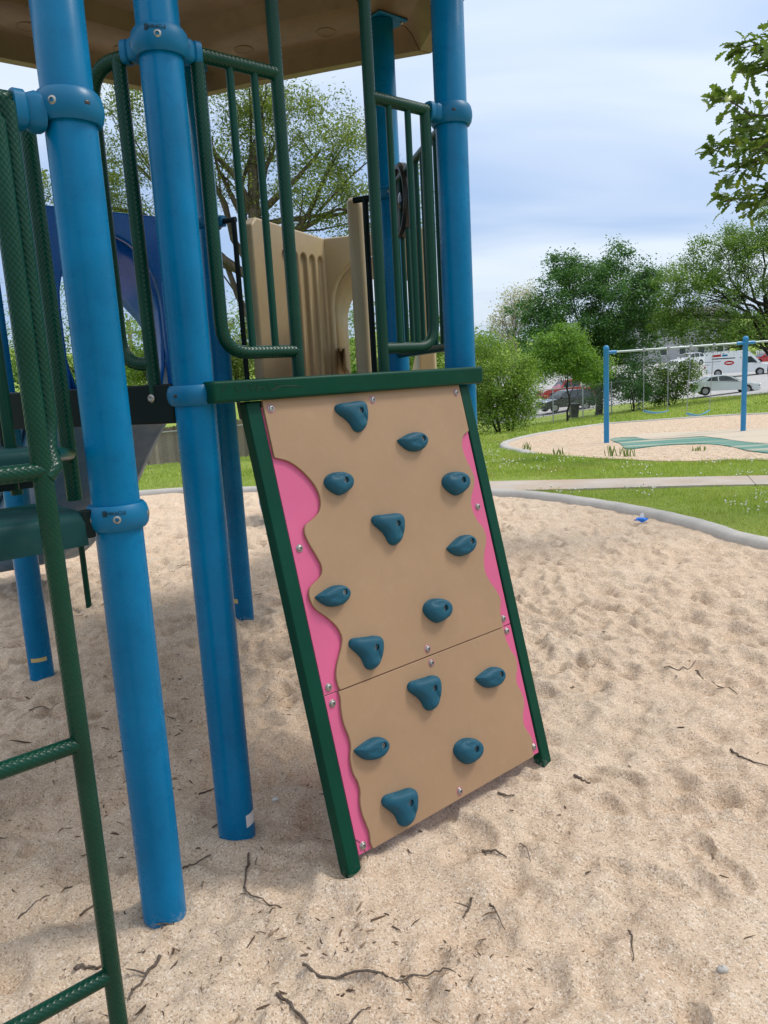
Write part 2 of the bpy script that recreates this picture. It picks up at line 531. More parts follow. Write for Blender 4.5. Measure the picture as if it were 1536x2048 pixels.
def _sand(name, base, dark, pale, grain=260.0, lump=0):
    M = Mat(name); v = M.coord('Object')
    big = M.noise(v, .9, 4, .6); mid = M.noise(v, 6.5, 5, .62)
    fine = M.noise(v, grain, 2, .6); spk = M.noise(v, grain * .42, 3, .7)
    c = M.ramp(mid, [(.25, dark), (.5, base), (.75, pale)])
    c = M.mix(M.rng(big, .38, .68, 0, .42), c, tuple(x * y for x, y in zip(base, (.98, .84, .76))))
    c = M.mix(M.rng(spk, .60, .80, 0, .55), c, (.20, .135, .085))
    c = M.mix(M.rng(fine, .30, .70, -.0, .34), c, tuple(min(1, x * 1.35) for x in pale))
    c = M.mix(M.rng(fine, .50, .22, 0, .45), c, tuple(x * .55 for x in dark))
    # twig crumbs and dark specks
    vo = M.n('ShaderNodeTexVoronoi'); vo.inputs['Scale'].default_value = 26.0; M.l(v, vo.inputs['Vector'])
    pt = M.math('LESS_THAN', vo.outputs['Distance'], M.rng(M.noise(v, 3.1, 3), .45, .75, .0, .13))
    c = M.mix(M.math('MULTIPLY', pt, .7), c, (.09, .055, .032))
    gr = M.n('ShaderNodeTexVoronoi'); gr.inputs['Scale'].default_value = grain * .75; M.l(v, gr.inputs['Vector'])
    gs = M.n('ShaderNodeSeparateColor'); M.l(gr.outputs['Color'], gs.inputs[0])
    c = M.mix(M.rng(gs.outputs[0], .70, 1.0, 0, .6), c, (.90, .81, .70))
    c = M.mix(M.rng(gs.outputs[1], .74, 1.0, 0, .7), c, (.24, .165, .115))
    hh = M.math('ADD', M.math('MULTIPLY', M.noise(v, 30, 6, .72), 1.0), M.math('MULTIPLY', fine, .22))
    nm = M.bump(hh, .85, .020)
    if lump: nm = M.bump(M.noise(v, lump, 3, .6, .4), 1.0, .16, nm)
    return M.set(c, .95, 0, nm, .12)
m_sand = _sand('play_sand', (.605, .464, .334), (.475, .348, .240), (.685, .548, .418))
m_sand2 = _sand('swing_sand', (.60, .455, .325), (.48, .345, .23), (.68, .54, .40), 60, 4.5)

def _concrete(name, c, dirt=None):
    M = Mat(name); v = M.coord('Object')
    n = M.noise(v, 2.2, 6, .65); f = M.noise(v, 60, 4, .6)
    cc = M.ramp(n, [(.25, tuple(x * .78 for x in c)), (.7, tuple(x * 1.12 for x in c))])
    cc = M.mix(M.rng(f, .4, .75, 0, .3), cc, tuple(x * .6 for x in c))
    if dirt:
        cc = M.mix(M.rng(M.noise(v, .7, 5, .6), .34, .56, .95, .1), cc, dirt)
    nm = M.bump(f, .5, .006)
    return M.set(cc, .85, 0, nm, .2)
m_curb = _concrete('kerb_concrete', (.46, .435, .40))
m_walk = _concrete('walk_concrete', (.46, .41, .365), (.44, .33, .235))
m_lot = _concrete('parking_concrete', (.42, .41, .40))

def _lawn():
    M = Mat('lawn_turf'); v = M.coord('Object')
    n = M.noise(v, .55, 5, .6); f = M.noise(v, 26, 4, .7); p = M.noise(v, 4.0, 5, .65)
    c = M.ramp(n, [(.28, (.19, .26, .035)), (.5, (.29, .37, .065)), (.72, (.38, .44, .10))])
    c = M.mix(M.rng(f, .4, .7, 0, .5), c, (.07, .14, .016))
    c = M.mix(M.rng(p, .60, .76, 0, .55), c, (.22, .21, .085))
    nm = M.bump(f, 1.0, .05)
    return M.set(c, .8, 0, nm, .15)
m_lawn = _lawn()

def _leaf(name, c1, c2, c3=None, trans=.35, rough=.5, dry=False):
    M = Mat(name)
    g = M.n('ShaderNodeNewGeometry')
    stops = [(0.0, c1), (.6, c2)] + ([(1.0, c3)] if c3 else [])
    c = M.ramp(g.outputs['Random Per Island'], stops)
    if dry:
        vv = M.coord('Object'); c = M.mix(M.rng(M.noise(vv, 1.1, 5, .65), .48, .66, 0, .6), c, (.40, .36, .14)); c = M.mix(M.rng(M.noise(vv, .5, 4, .6), .48, .36, 0, .6), c, (.10, .20, .02))
    M.set(c, rough, 0, None, .35)
    tr = M.n('ShaderNodeBsdfTranslucent')
    M.l(M.mix(1.0, c, (1.25, 1.3, .55), 'MULTIPLY'), tr.inputs['Color'])
    mx = M.n('ShaderNodeMixShader'); mx.inputs[0].default_value = trans
    M.l(M.b.outputs[0], mx.inputs[1]); M.l(tr.outputs[0], mx.inputs[2]); M.l(mx.outputs[0], M.out.inputs['Surface'])
    return M.m
m_blade = _leaf('grass_blade', (.19, .27, .035), (.34, .46, .085), (.54, .57, .19), .35, .45, True)
m_clover = _leaf('clover_flower', (.62, .62, .55), (.78, .78, .72), None, .2)
m_locust = _leaf('locust_leaf', (.09, .14, .042), (.165, .22, .07), (.26, .30, .12), .58)
m_bushleaf = _leaf('bush_leaf', (.10, .19, .030), (.20, .32, .055), (.32, .43, .11), .4)
m_darkleaf = _leaf('dark_tree_leaf', (.042, .125, .038), (.085, .195, .058), (.15, .27, .095), .3)
m_lightleaf = _leaf('light_tree_leaf', (.085, .19, .030), (.17, .31, .050), (.27, .42, .09), .4)
m_oakfar = _leaf('far_oak_leaf', (.075, .155, .030), (.15, .255, .05), (.25, .35, .095), .35)
m_pale = _leaf('pale_bloom', (.40, .37, .29), (.52, .49, .40), (.34, .36, .22), .3)
m_oaknear = _leaf('near_oak_leaf', (.075, .135, .036), (.13, .20, .05), (.28, .33, .06), .35, .35)
m_weed = _leaf('weed_leaf', (.07, .13, .025), (.14, .21, .04), None, .35)

def _bark(name, a, b, sc_=9.0):
    M = Mat(name); v = M.coord('Object', (1, 1, .25))
    n = M.noise(v, sc_, 6, .7); 
    nm = M.bump(n, .9, .03)
    return M.set(M.ramp(n, [(.3, a), (.7, b)]), .9, 0, nm, .1)
m_bark = _bark('tree_bark', (.045, .036, .028), (.16, .13, .10))
m_bark_dk = _bark('dark_bark', (.018, .016, .014), (.07, .06, .05))
m_twig = _bark('twig_bark', (.10, .076, .06), (.26, .21, .17), 60)
m_wood = _bark('weathered_wood', (.19, .16, .13), (.34, .29, .24), 14)
def _board():
    M = Mat('fence_board'); oi = M.n('ShaderNodeObjectInfo'); v = M.coord('Object', (1, 1, .2))
    c = M.ramp(oi.outputs['Random'], [(0, (.10, .07, .048)), (.5, (.20, .15, .105)), (1, (.32, .25, .18))])
    return M.set(M.mix(M.rng(M.noise(v, 20, 5), .35, .7, 0, .4), c, (.09, .075, .06)), .9)
m_board = _board()
m_chip = _leaf('bark_chip', (.055, .034, .022), (.13, .083, .052), (.26, .18, .115), .0, .9)

def _glass(name='car_glass', c=(.02, .03, .035)):
    M = Mat(name); return M.set(c, .06, 0, None, .7)
m_glass = _glass()
def carpaint(name, c, metal=.0):
    M = Mat(name); v = M.coord('Object')
    cc = M.ramp(M.noise(v, 2.0, 3), [(.3, tuple(x * .94 for x in c)), (.7, c)])
    return M.set(cc, .25, metal, None, .5, .6)
m_carwhite = carpaint('white_car_paint', (.74, .76, .76))
m_carsilver = carpaint('pearl_silver_car_paint', (.60, .66, .65), .15)
m_cardark = carpaint('dark_grey_car_paint', (.028, .034, .045), .3)
m_carred = carpaint('red_car_paint', (.42, .015, .012))
m_tyre = paint('tyre_rubber', (.016, .016, .017), .8)
m_lamp_red = carpaint('tail_lamp_red', (.35, .01, .01))
m_lamp_clear = carpaint('head_lamp_clear', (.62, .64, .66))

# ----------------------------------------------------------------------------
# the setting: lawn, sand pit, kerb, walk, swing pit, parking lot
# ----------------------------------------------------------------------------
_edge = [on_ground(x, y, 0.03) for x, y in ((300, 986), (400, 984), (520, 980), (700, 977), (960, 985), (1080, 993), (1200, 1010), (1300, 1028), (1400, 1052), (1536, 1090))]
pit_pts = [(p.x, p.y) for p in _edge] + [(4.0, 5.0), (4.75, 3.3), (5.0, 1.2), (4.4, -1.2), (2.5, -3.2), (-1, -4.2), (-5, -3.6), (-8.2, -1), (-9.2, 3), (-8.6, 7), (-6.6, 10.0)]
pit_loop = catmull(pit_pts, 8, True)
PITC = np.array([-1.6, 4.0])
_a = np.array([math.atan2(p[1] - PITC[1], p[0] - PITC[0]) for p in pit_loop]); _r = np.array([math.hypot(p[0] - PITC[0], p[1] - PITC[1]) for p in pit_loop])
_o = np.argsort(_a); _a = _a[_o]; _r = _r[_o]
def pit_r(ang): return np.interp(ang, _a, _r, period=2 * math.pi)
def pit_out(x, y):
    """signed distance (about) outside the pit edge, numpy"""
    dx, dy = x - PITC[0], y - PITC[1]
    return np.hypot(dx, dy) - pit_r(np.arctan2(dy, dx))

# lawn: rings growing outwards from the pit edge to the horizon
NA = 480
ang = np.linspace(-math.pi, math.pi, NA, endpoint=False)
offs = [0.0]
st = .12
while offs[-1] < 700:
    offs.append(offs[-1] + st); st = min(st * 1.07, 40)
offs = np.array(offs)
rb = pit_r(ang)
X = PITC[0] + np.cos(ang)[None, :] * (rb[None, :] + offs[:, None])
Y = PITC[1] + np.sin(ang)[None, :] * (rb[None, :] + offs[:, None])
Z = ground_np(X.ravel(), Y.ravel()).reshape(X.shape)
Z = Z + .012 * gnoise(X * 1.3, Y * 1.3, 5) * np.clip(offs, 0, 1)[:, None]
V = np.stack([X, Y, Z], -1).reshape(-1, 3)
m_, n_ = X.shape
ii, jj = np.meshgrid(np.arange(m_ - 1), np.arange(n_), indexing='ij')
j2 = (jj + 1) % n_
F = np.stack([ii * n_ + jj, (ii + 1) * n_ + jj, (ii + 1) * n_ + j2, ii * n_ + j2], -1).reshape(-1, 4)
me = fast_mesh('lawn', V, F); finish(me, 60)
structure(obj('lawn', me, m_lawn))

# sand: one sheet, finer where it is near, with dimples, footprints and ridges
def axis(lo, hi, f0, f1, fine, grow, mx):
    a = list(np.arange(f0, f1, fine))
    s, p = fine, f1
    while p < hi:
        a.append(p); s = min(s * grow, mx); p += s
    s, p, b = fine, f0, []
    while p > lo:
        s = min(s * grow, mx); p -= s; b.append(p)
    return np.array(b[::-1] + a)
xs = axis(-10, 6, -2.0, 2.4, .0135, 1.010, .040)
ys = axis(-4.8, 12.2, 1.15, 4.2, .0135, 1.008, .034)
X, Y = np.meshgrid(xs, ys)
def sand_h(X, Y):
    h = .020 * gnoise(X * 1.5, Y * 1.5, 1) + .019 * gnoise(X * 3.6, Y * 3.6, 2) + .017 * gnoise(X * 8.3 + gnoise(X * 3, Y * 3, 9), Y * 8.3, 3)
    h += .0085 * gnoise(X * 17, Y * 17, 4) * (1 + 1.2 * gnoise(X * 2.2, Y * 2.2, 8)) + .0030 * gnoise(X * 37, Y * 37, 6)
    return h
Hs = sand_h(X, Y)
prg = np.random.default_rng(21)
for k in range(10500):
    if k < 1500: cx, cy = prg.uniform(-2.2, 3.2), prg.uniform(1.2, 5.0)
    else: cx, cy = prg.uniform(-8, 5.5), prg.uniform(3.5, 10.5)
    a = prg.uniform(0, math.pi); L = prg.uniform(.035, .10); Wd = L * prg.uniform(.45, .85); dp = prg.uniform(.15, .34) * L * (1.0 if k >= 1500 else .80)
    if k % 9 == 0: dp = -dp * .7
    i0, i1 = np.searchsorted(xs, (cx - 3 * L, cx + 3 * L)); j0, j1 = np.searchsorted(ys, (cy - 3 * L, cy + 3 * L))
    if i1 - i0 < 2 or j1 - j0 < 2: continue
    xx, yy = X[j0:j1, i0:i1] - cx, Y[j0:j1, i0:i1] - cy
    u = (xx * math.cos(a) + yy * math.sin(a)) / L; w = (-xx * math.sin(a) + yy * math.cos(a)) / Wd
    d2 = u * u + w * w
    Hs[j0:j1, i0:i1] += -dp * np.exp(-d2 ** 2.2 * .9) + dp * .30 * np.exp(-((np.sqrt(d2) - 1.28) ** 2) * 9) * (.6 + .4 * np.sin(3 * u + cx * 9))
# a few shoe prints: heel and sole pressed flat, sand pushed up behind
for k in range(70):
    cx, cy = prg.uniform(-1.6, 2.6), 1.3 + prg.random() ** 1.3 * 5.5
    a = prg.uniform(0, 2 * math.pi); dpt = prg.uniform(.012, .024)
    i0, i1 = np.searchsorted(xs, (cx - .3, cx + .3)); j0, j1 = np.searchsorted(ys, (cy - .3, cy + .3))
    if i1 - i0 < 2 or j1 - j0 < 2: continue
    xx, yy = X[j0:j1, i0:i1] - cx, Y[j0:j1, i0:i1] - cy
    u = xx * math.cos(a) + yy * math.sin(a); w = -xx * math.sin(a) + yy * math.cos(a)
    q1 = np.sqrt(((u - .055) / .085) ** 2 + (w / .043) ** 2); q2 = np.sqrt(((u + .085) / .045) ** 2 + (w / .033) ** 2)
    qq = np.minimum(q1, q2 * 1.05)
    ins = 1 / (1 + np.exp((qq - 1) * 9))
    Hs[j0:j1, i0:i1] = Hs[j0:j1, i0:i1] * (1 - .55 * ins) - dpt * ins + dpt * .55 * np.exp(-((qq - 1.32) ** 2) * 14)
def _blur(A, k):
    for ax in (0, 1):
        P_ = np.concatenate([np.repeat(np.take(A, [0], ax), k, ax), A, np.repeat(np.take(A, [-1], ax), k, ax)], ax)
        c_ = np.cumsum(P_, ax); n_ = A.shape[ax]
        A = (np.take(c_, np.arange(2 * k, 2 * k + n_), ax) - np.take(c_, np.arange(0, n_), ax)) / (2 * k)
    return A
Hs -= _blur(_blur(Hs, 20), 20) * .9
for (fx_, fy_) in ((-.73, 2.08), (-.578, 2.46), (-1.022, 4.86), (-1.95, 4.067), (.35, 3.253), (-.19, 2.22), (.58, 2.86), (-.73, 1.66)):
    dd_ = np.hypot(X - fx_, Y - fy_); wgt = np.exp(-(dd_ / .16) ** 2)
    Hs = Hs * (1 - .75 * wgt) + .036 * np.exp(-((dd_ - .08) / .042) ** 2) * (.5 + .9 * gnoise(X * 9, Y * 9, 77))
# gentle heaping round the kerb, falling under the turf outside
po = pit_out(X, Y)
Hs = Hs * np.clip(-po / .35, .25, 1) + .012 * np.clip(1 + po / .8, 0, 1)
_hs_in = np.where(po > 0.05, -.25, Hs)
from_x, from_y = xs, ys
def sand_at(x, y):
    i = int(np.clip(np.searchsorted(xs, x), 1, len(xs) - 1)); j = int(np.clip(np.searchsorted(ys, y), 1, len(ys) - 1))
    return float(max(Hs[j - 1, i - 1], Hs[j, i], Hs[j - 1, i], Hs[j, i - 1]) * .5 + .5 * Hs[j, i])
V = np.stack([X, Y, _hs_in], -1).reshape(-1, 3)
m_, n_ = X.shape
ii, jj = np.meshgrid(np.arange(m_ - 1), np.arange(n_ - 1), indexing='ij')
F = np.stack([ii * n_ + jj, ii * n_ + jj + 1, (ii + 1) * n_ + jj + 1, (ii + 1) * n_ + jj], -1).reshape(-1, 4)
keep = (po.ravel()[F] < .35).any(1)
me = fast_mesh('sand', V, F[keep]); finish(me, 80)
structure(obj('sand', me, m_sand))

def sweep_kerb(name, loop, w, h, mat, closed, zf, drop=.25, taper=0):
    """rounded concrete kerb along a plan curve"""
    rows = []
    n = len(loop)
    for i in range(n):
        p = np.array(loop[i]); a = np.array(loop[(i - 1) % n] if closed or i else loop[i]); b = np.array(loop[(i + 1) % n] if closed or i < n - 1 else loop[i])
        t = b - a; t = t / np.hypot(*t); nn = np.array([t[1], -t[0]])
        z = zf(p[0], p[1]) - (.13 * max(0, 1 - (n - 1 - i) / taper) if taper else 0)
        wob = .006 * math.sin(i * .9) + .004 * math.sin(i * 2.3)
        prof = [(-w / 2, -drop), (-w / 2, h * .55), (-w / 2 + .025, h * .92), (-w * .1, h), (w / 2 - .05, h * .93), (w / 2 - .012, h * .7), (w / 2, h * .3), (w / 2 + .01, -drop)]
        rows.append([(p[0] + nn[0] * (q + wob), p[1] + nn[1] * (q + wob), z + hh) for q, hh in prof])
    if closed: rows.append(rows[0])
    return MB().grid(rows)
structure(obj('concrete_kerb', sweep_kerb('k', catmull(pit_pts, 14, True), .17, .085, m_curb, True, lambda x, y: gz(x, y)), m_curb, smooth=50))

def drape(name, loop, mat, lift, rings=14, noise=0.0, smooth=60):
    """sheet that follows the ground inside a plan outline"""
    L = np.array(loop); c = L.mean(0)
    fr = np.linspace(0, 1, rings) ** .8
    Xr = c[0] + (L[:, 0] - c[0])[None] * fr[:, None]; Yr = c[1] + (L[:, 1] - c[1])[None] * fr[:, None]
    Zr = ground_np(Xr.ravel(), Yr.ravel()).reshape(Xr.shape) + lift
    if noise: Zr = Zr + noise * (gnoise(Xr * 1.6, Yr * 1.6, 14) + .8 * gnoise(Xr * 4.1, Yr * 4.1, 15)) + noise * .8
    Xr = np.concatenate([Xr, Xr[-1:]]); Yr = np.concatenate([Yr, Yr[-1:]]); Zr = np.concatenate([Zr, Zr[-1:] - .2]); rings += 1
    V = np.stack([Xr, Yr, Zr], -1).reshape(-1, 3); n = len(L)
    i, j = np.meshgrid(np.arange(rings - 1), np.arange(n), indexing='ij'); j2 = (j + 1) % n
    F = np.stack([i * n + j, (i + 1) * n + j, (i + 1) * n + j2, i * n + j2], -1).reshape(-1, 4)
    ar = np.sum(L[:, 0] * np.roll(L[:, 1], -1) - np.roll(L[:, 0], -1) * L[:, 1])
    if ar < 0: F = F[:, ::-1]
    me = fast_mesh(name, V, F); finish(me, smooth)
    return structure(obj(name, me, mat))

# concrete walk between the two pits
wu = [on_ground(x, y) for x, y in ((900, 968), (1000, 965), (1150, 962), (1350, 958), (1536, 954))]
wl = [on_ground(x, y) for x, y in ((900, 984), (1000, 984), (1100, 983), (1250, 979), (1400, 975), (1536, 972))]
d_ = (wu[-1] - wu[-2]).normalized()
wu += [wu[-1] + d_ * 4, wu[-1] + d_ * 9]; wl += [wl[-1] + d_ * 4, wl[-1] + d_ * 9]
wu = [tuple(p)[:2] for p in wu]; wl = [tuple(p)[:2] for p in wl]
WALK_U = catmull(wu, 5); WALK_L = catmull(wl, 5)
def strip_sheet(name, A, B, mat, lift, n=6, bands=40):
    def samp(P, t):
        P = np.array(P); s = np.r_[0, np.cumsum(np.hypot(*np.diff(P, axis=0).T))]; s /= s[-1]
        return np.stack([np.interp(t, s, P[:, 0]), np.interp(t, s, P[:, 1])], -1)
    t = np.linspace(0, 1, bands); a = samp(A, t); b = samp(B, t)
    rows = []
    for k in range(n):
        f = k / (n - 1); q = a * (1 - f) + b * f
        rows.append([(p[0], p[1], gz(p[0], p[1]) + lift) for p in q])
    rows = [[(p[0], p[1], p[2] - .1) for p in rows[0]]] + rows + [[(p[0], p[1], p[2] - .1) for p in rows[-1]]]
    return MB().grid(rows)
walk = structure(obj('concrete_walk', strip_sheet("w", WALK_U, WALK_L, m_walk, .022), m_walk, smooth=40))
# tooled joint across the walk
ja, jb = on_ground(1494, 954), on_ground(1512, 974)
walk_seam = MB().tube([(ja.x, ja.y, gz(ja.x, ja.y) + .018), (jb.x, jb.y, gz(jb.x, jb.y) + .018)], .006, 6)
obj('walk_joint', walk_seam, m_bark_dk, walk)

# swing pit
sp_px = [(1700, 818), (1536, 829), (1450, 833), (1300, 843), (1200, 851), (1100, 866), (1050, 876), (1018, 885), (1008, 892), (1020, 900), (1060, 908), (1120, 913), (1217, 920), (1350, 925), (1480, 922), (1580, 925), (1750, 930), (1900, 880)]
swing_loop = catmull([tuple(on_ground(*p))[:2] for p in sp_px], 6, True)
drape('swing_sand', swing_loop, m_sand2, .018, 40, .007)
kb = [tuple(on_ground(*p))[:2] for p in sp_px[0:12]]
structure(obj('swing_pit_kerb', sweep_kerb('k', catmull(kb, 8), .22, .07, m_curb, False, lambda x, y: gz(x, y), taper=10), m_curb, smooth=50))
def _mat_rubber(lo=.49, hi=.72):
    M = Mat('green_rubber_mat'); v = M.coord('Object')
    c = M.ramp(M.noise(v, 40, 3), [(.3, (.07, .19, .155)), (.7, (.12, .27, .22))])
    cover = M.noise(M.coord('Object', (.35, 1.5, 1)), 1.05, 5, .6, .4)
    c = M.mix(M.rng(cover, lo, hi, 0, .93), c, (.56, .46, .36))
    return M.set(c, .85, 0, M.bump(M.noise(v, 50, 3), .5, .01), .2)
mat_px = [(1222, 880), (1240, 890), (1252, 901), (1290, 898), (1340, 893), (1400, 891), (1450, 895), (1490, 904), (1540, 911), (1620, 915), (1640, 890), (1600, 866), (1500, 866), (1420, 870), (1340, 872), (1280, 875)]
drape('rubber_mat', catmull([tuple(on_ground(*p))[:2] for p in mat_px], 5, True), _mat_rubber(), .040, 12)
drift_px = [(1240, 878), (1266, 877), (1300, 883), (1345, 879), (1400, 876), (1440, 880), (1480, 887), (1540, 893), (1640, 900), (1640, 860), (1500, 862), (1420, 866), (1340, 868), (1280, 872)]
drape('sanded_mat', catmull([tuple(on_ground(*p))[:2] for p in drift_px], 5, True), _mat_rubber(.30, .44), .046, 14, .002)

# parking lot
lp = [on_ground(x, y) for x, y in ((1160, 822), (1250, 808), (1330, 800), (1400, 796), (1470, 792), (1536, 786))]
lot_front = [tuple(p)[:2] for p in lp]
dd = np.array(lot_front[-1]) - np.array(lot_front[-2]); dd = dd / np.hypot(*dd)
lot = lot_front + [tuple(np.array(lot_front[-1]) + dd * 14), (60, 70), (58, 118), (22, 122), (13, 85), (8.5, 62)]
drape('parking_lot', catmull(lot, 4, True), m_lot, .03, 26)

# far rise that closes the view
hill = []
for i in range(7):
    row = []
    for k in range(61):
        a = R(-75 + 150 * k / 60); d = 150 + i * 25
        h = gz(math.sin(a) * d, math.cos(a) * d) + (0, 1.5, 3.5, 5.5, 7, 7.5, 7.5)[i] * (1 + .5 * math.sin(k * .7) + .3 * math.sin(k * 1.9)) - .3
        row.append((math.sin(a) * d, math.cos(a) * d, h))
    hill.append(row)
structure(obj('hill', MB().grid(hill), m_lawn, smooth=60))

# ----------------------------------------------------------------------------
# the play structure: hexagonal deck on steel posts
# ----------------------------------------------------------------------------
TH = R(49.5)
U = Vector((math.sin(TH), math.cos(TH), 0))           # along the climbing-wall side
NW = Vector((math.cos(TH), -math.sin(TH), 0))         # out of that side
HC = Vector((-.80, 3.66, 0)); HR = 1.22
def hexv(a, r=HR, z=0.0):
    return Vector((HC.x + r * math.sin(TH + R(a)), HC.y + r * math.cos(TH + R(a)), z))
PE, PD, PB, PH, PG, PC = [hexv(a) for a in (0, 60, 120, 180, 240, 300)]
PC = Vector((-.975, 4.965, 0))
PA = Vector((-.73, 2.08, 0))
PR = .0635
ZD = 1.565                                            # deck top
ZR = 2.552                                            # top rail
ps = thing('play_structure', 'tall hexagonal play structure with blue posts, green rails and a brown moulded roof', 'play structure', tuple(HC))

def embossed(txt, size, radius, c, az, z, parent):
    """raised lettering wrapped round a collar"""
    cu = bpy.data.curves.new('lettering', 'FONT'); cu.body = txt; cu.size = size; cu.align_x = 'CENTER'; cu.extrude = .0006
    t = bpy.data.objects.new('lettering', cu); col.objects.link(t)
    dg = bpy.context.evaluated_depsgraph_get(); dg.update()
    me = bpy.data.meshes.new_from_object(t.evaluated_get(dg))
    bpy.data.objects.remove(t); bpy.data.curves.remove(cu)
    for v in me.vertices:
        a = az - v.co.x / radius
        rr = radius + v.co.z
        v.co = Vector((c.x + math.sin(a) * rr, c.y + math.cos(a) * rr, z + v.co.y))
    me.update()
    return obj('embossed_lettering', me, m_ink, parent)

def collar(post, c, z, lugs=(), text_az=None, h=.068, bolts=(), slots=(), big=1.0, dz=0.0):
    mb = MB()
    ro = PR + .020
    prof = [(PR + .0005, z - h / 2), (PR + .009, z - h / 2), (ro - .004, z - h * .36), (ro, z - h * .12), (ro, z + h * .12), (ro - .004, z + h * .36), (PR + .009, z + h / 2), (PR + .0005, z + h / 2)]
    mb.lathe(prof, (c.x, c.y, 0), n=48, close=True)
    o = obj('collar', mb, m_collar, post, smooth=50)
    for a, ln in lugs:                                # clamp that takes a rail end
        d = Vector((math.sin(a), math.cos(a), 0)); s_ = Vector((d.y, -d.x, 0))
        lb = MB()
        rows = []
        for (q, hw, hh) in ((ro - .014, .030, .032), (ro + .006, .030, .034), (ro + ln * .45, .022, .029), (ro + ln * .55, .027, .033), (ro + ln, .027, .033)):
            ctr = Vector((c.x, c.y, z + dz)) + d * q; hw *= big; hh *= big
            ring = []
            for k in range(16):
                an = 2 * math.pi * k / 16; cs, sn = math.cos(an), math.sin(an)
                ring.append(ctr + s_ * hw * math.copysign(abs(cs) ** .6, cs) + Vector((0, 0, hh)) * math.copysign(abs(sn) ** .6, sn))
            rows.append(ring)
        lb.grid(rows, True); lb.f.append([len(rows) * 16 - 16 + k for k in range(16)]); lb.uv.append(None)
        obj('clamp', lb, m_collar, post, smooth=45)
    for a in bolts:
        d = Vector((math.sin(a), math.cos(a), 0))
        p = Vector((c.x, c.y, z)) + d * (ro - .001)
        obj('bolt', MB().lathe([(.0105, -.004), (.0105, .0008), (.0085, .002), (.0055, .0028), (.005, -.001), (.0, -.001)], p, d, 20), m_steel, post)
    for a in slots:
        d = Vector((math.sin(a), math.cos(a), 0)); p = Vector((c.x, c.y, z)) + d * (ro - .0035)
        obj('slot', MB().box(p, (.016, .009, .011), Vector((d.y, -d.x, 0)), d, (0, 0, 1)), m_black, post, bevel=.003)
    if text_az is not None:
        embossed('MIRACLE', .0125, ro + .0003, Vector((c.x, c.y, 0)), text_az, z + .014, post)
        a = text_az + .046 / ro * .66
        d = Vector((math.sin(a), math.cos(a), 0)); s_ = Vector((d.y, -d.x, 0)); p = Vector((c.x, c.y, z + .018)) + d * (ro + .0002)
        # emblem beside the lettering: a small square mark with a gable
        mk = MB()
        for q, w_, hh in ((-.0042, .0022, .011), (.0042, .0022, .011), (0, .0022, .011)):
            mk.box(p + s_ * q, (w_, .0012, hh), s_, d, (0, 0, 1))
        mk.box(p + Vector((0, 0, .0066)), (.011, .0012, .0022), s_, d, (0, 0, 1))
        mk.box(p + Vector((0, 0, -.0066)), (.011, .0012, .0022), s_, d, (0, 0, 1))
        obj('embossed_emblem', mk, m_ink, post)
    return o

def az_of(v): return math.atan2(v.x, v.y)
def to_cam(c): return math.atan2(-c.x, -c.y)
def post(c, top, name='post', label=None):
    mb = MB().lathe([(PR, -.5), (PR, .8), (PR, 1.7), (PR, top - .01), (PR - .01, top), (0.0, top + .004)], (c.x, c.y, 0), n=48)
    o = obj(name, mb, m_post, ps, smooth=50)
    if label: o['label'] = label
    return o
A_ = post(PA, 3.05); B_ = post(PB, 3.40); C_ = post(PC, 3.40); D_ = post(PD, 3.40); E_ = post(PE, 3.40); G_ = post(PG, 3.40); H_ = post(PH, 3.40)
hb = (PH - PB).normalized(); ed = (PE - PD).normalized(); ce = (PE - PC).normalized(); gc = (PC - PG).normalized()
collar(A_, PA, 1.234, [], to_cam(PA) + .03, bolts=(to_cam(PA) + .03, to_cam(PA) + 1.05, to_cam(PA) - 1.3))
collar(A_, PA, 2.264, [(az_of(-U), .055)], None, bolts=(az_of(-U) - .75,), slots=(az_of(-U) - 1.75,), h=.074, big=1.35, dz=-.018)
collar(B_, PB, ZR, [(az_of(U), .040), (az_of(hb), .040)], to_cam(PB) + .04, bolts=(to_cam(PB) + .04,), slots=(az_of(U) + .55, az_of(hb) - .55), h=.074)
collar(B_, PB, 1.541, [], None, h=.062, slots=(az_of(U) + .62, to_cam(PB) + .75))
collar(C_, PC, ZR - .02, [(az_of(ce), .03)], None)
collar(E_, PE, ZR - .02, [(az_of(-ce), .03)], None, bolts=(to_cam(PE),))
collar(D_, PD, ZR, [(az_of(-U), .045)], None, slots=(to_cam(PD) - .15,), h=.074)
collar(G_, PG, ZR, [], None)

# flange plates that carry the roof
for c, p in ((PE, E_), (PC, C_), (PD, D_), (PB, B_), (PG, G_), (PH, H_)):
    out = (c - HC).normalized(); sd_ = Vector((out.y, -out.x, 0))
    fl = MB().box(c + Vector((0, 0, 3.405)) + out * .03, (.20, .15, .014), out, sd_, (0, 0, 1))
    f = obj('flange', fl, m_collar, p, bevel=.01)
    for s in (-1, 1):
        obj('bolt', MB().lathe([(.011, 0), (.011, -.006), (.006, -.011), (0, -.011)], c + out * .105 + sd_ * .05 * s + Vector((0, 0, 3.398)), (0, 0, 1), 12), m_steel, p)

# warning stickers on the posts
def sticker(c, z, az, w, h, mat, parent):
    rows = []
    for k in range(2):
        row = []
        for i in range(7):
            a = az + (i / 6 - .5) * w / PR; rr = PR + .0008
            row.append((c.x + math.sin(a) * rr, c.y + math.cos(a) * rr, z + (k - .5) * h))
        rows.append(row)
    return obj('sticker', MB().grid(rows), mat, parent)
sticker(PB, .085, to_cam(PB) - .95, .05, .045, m_sticker, B_)
sticker(PG, .135, to_cam(PG) + .1, .085, .022, m_sticker2, G_)
sticker(PC, .14, to_cam(PC) + .95, .05, .03, m_sticker2, C_)

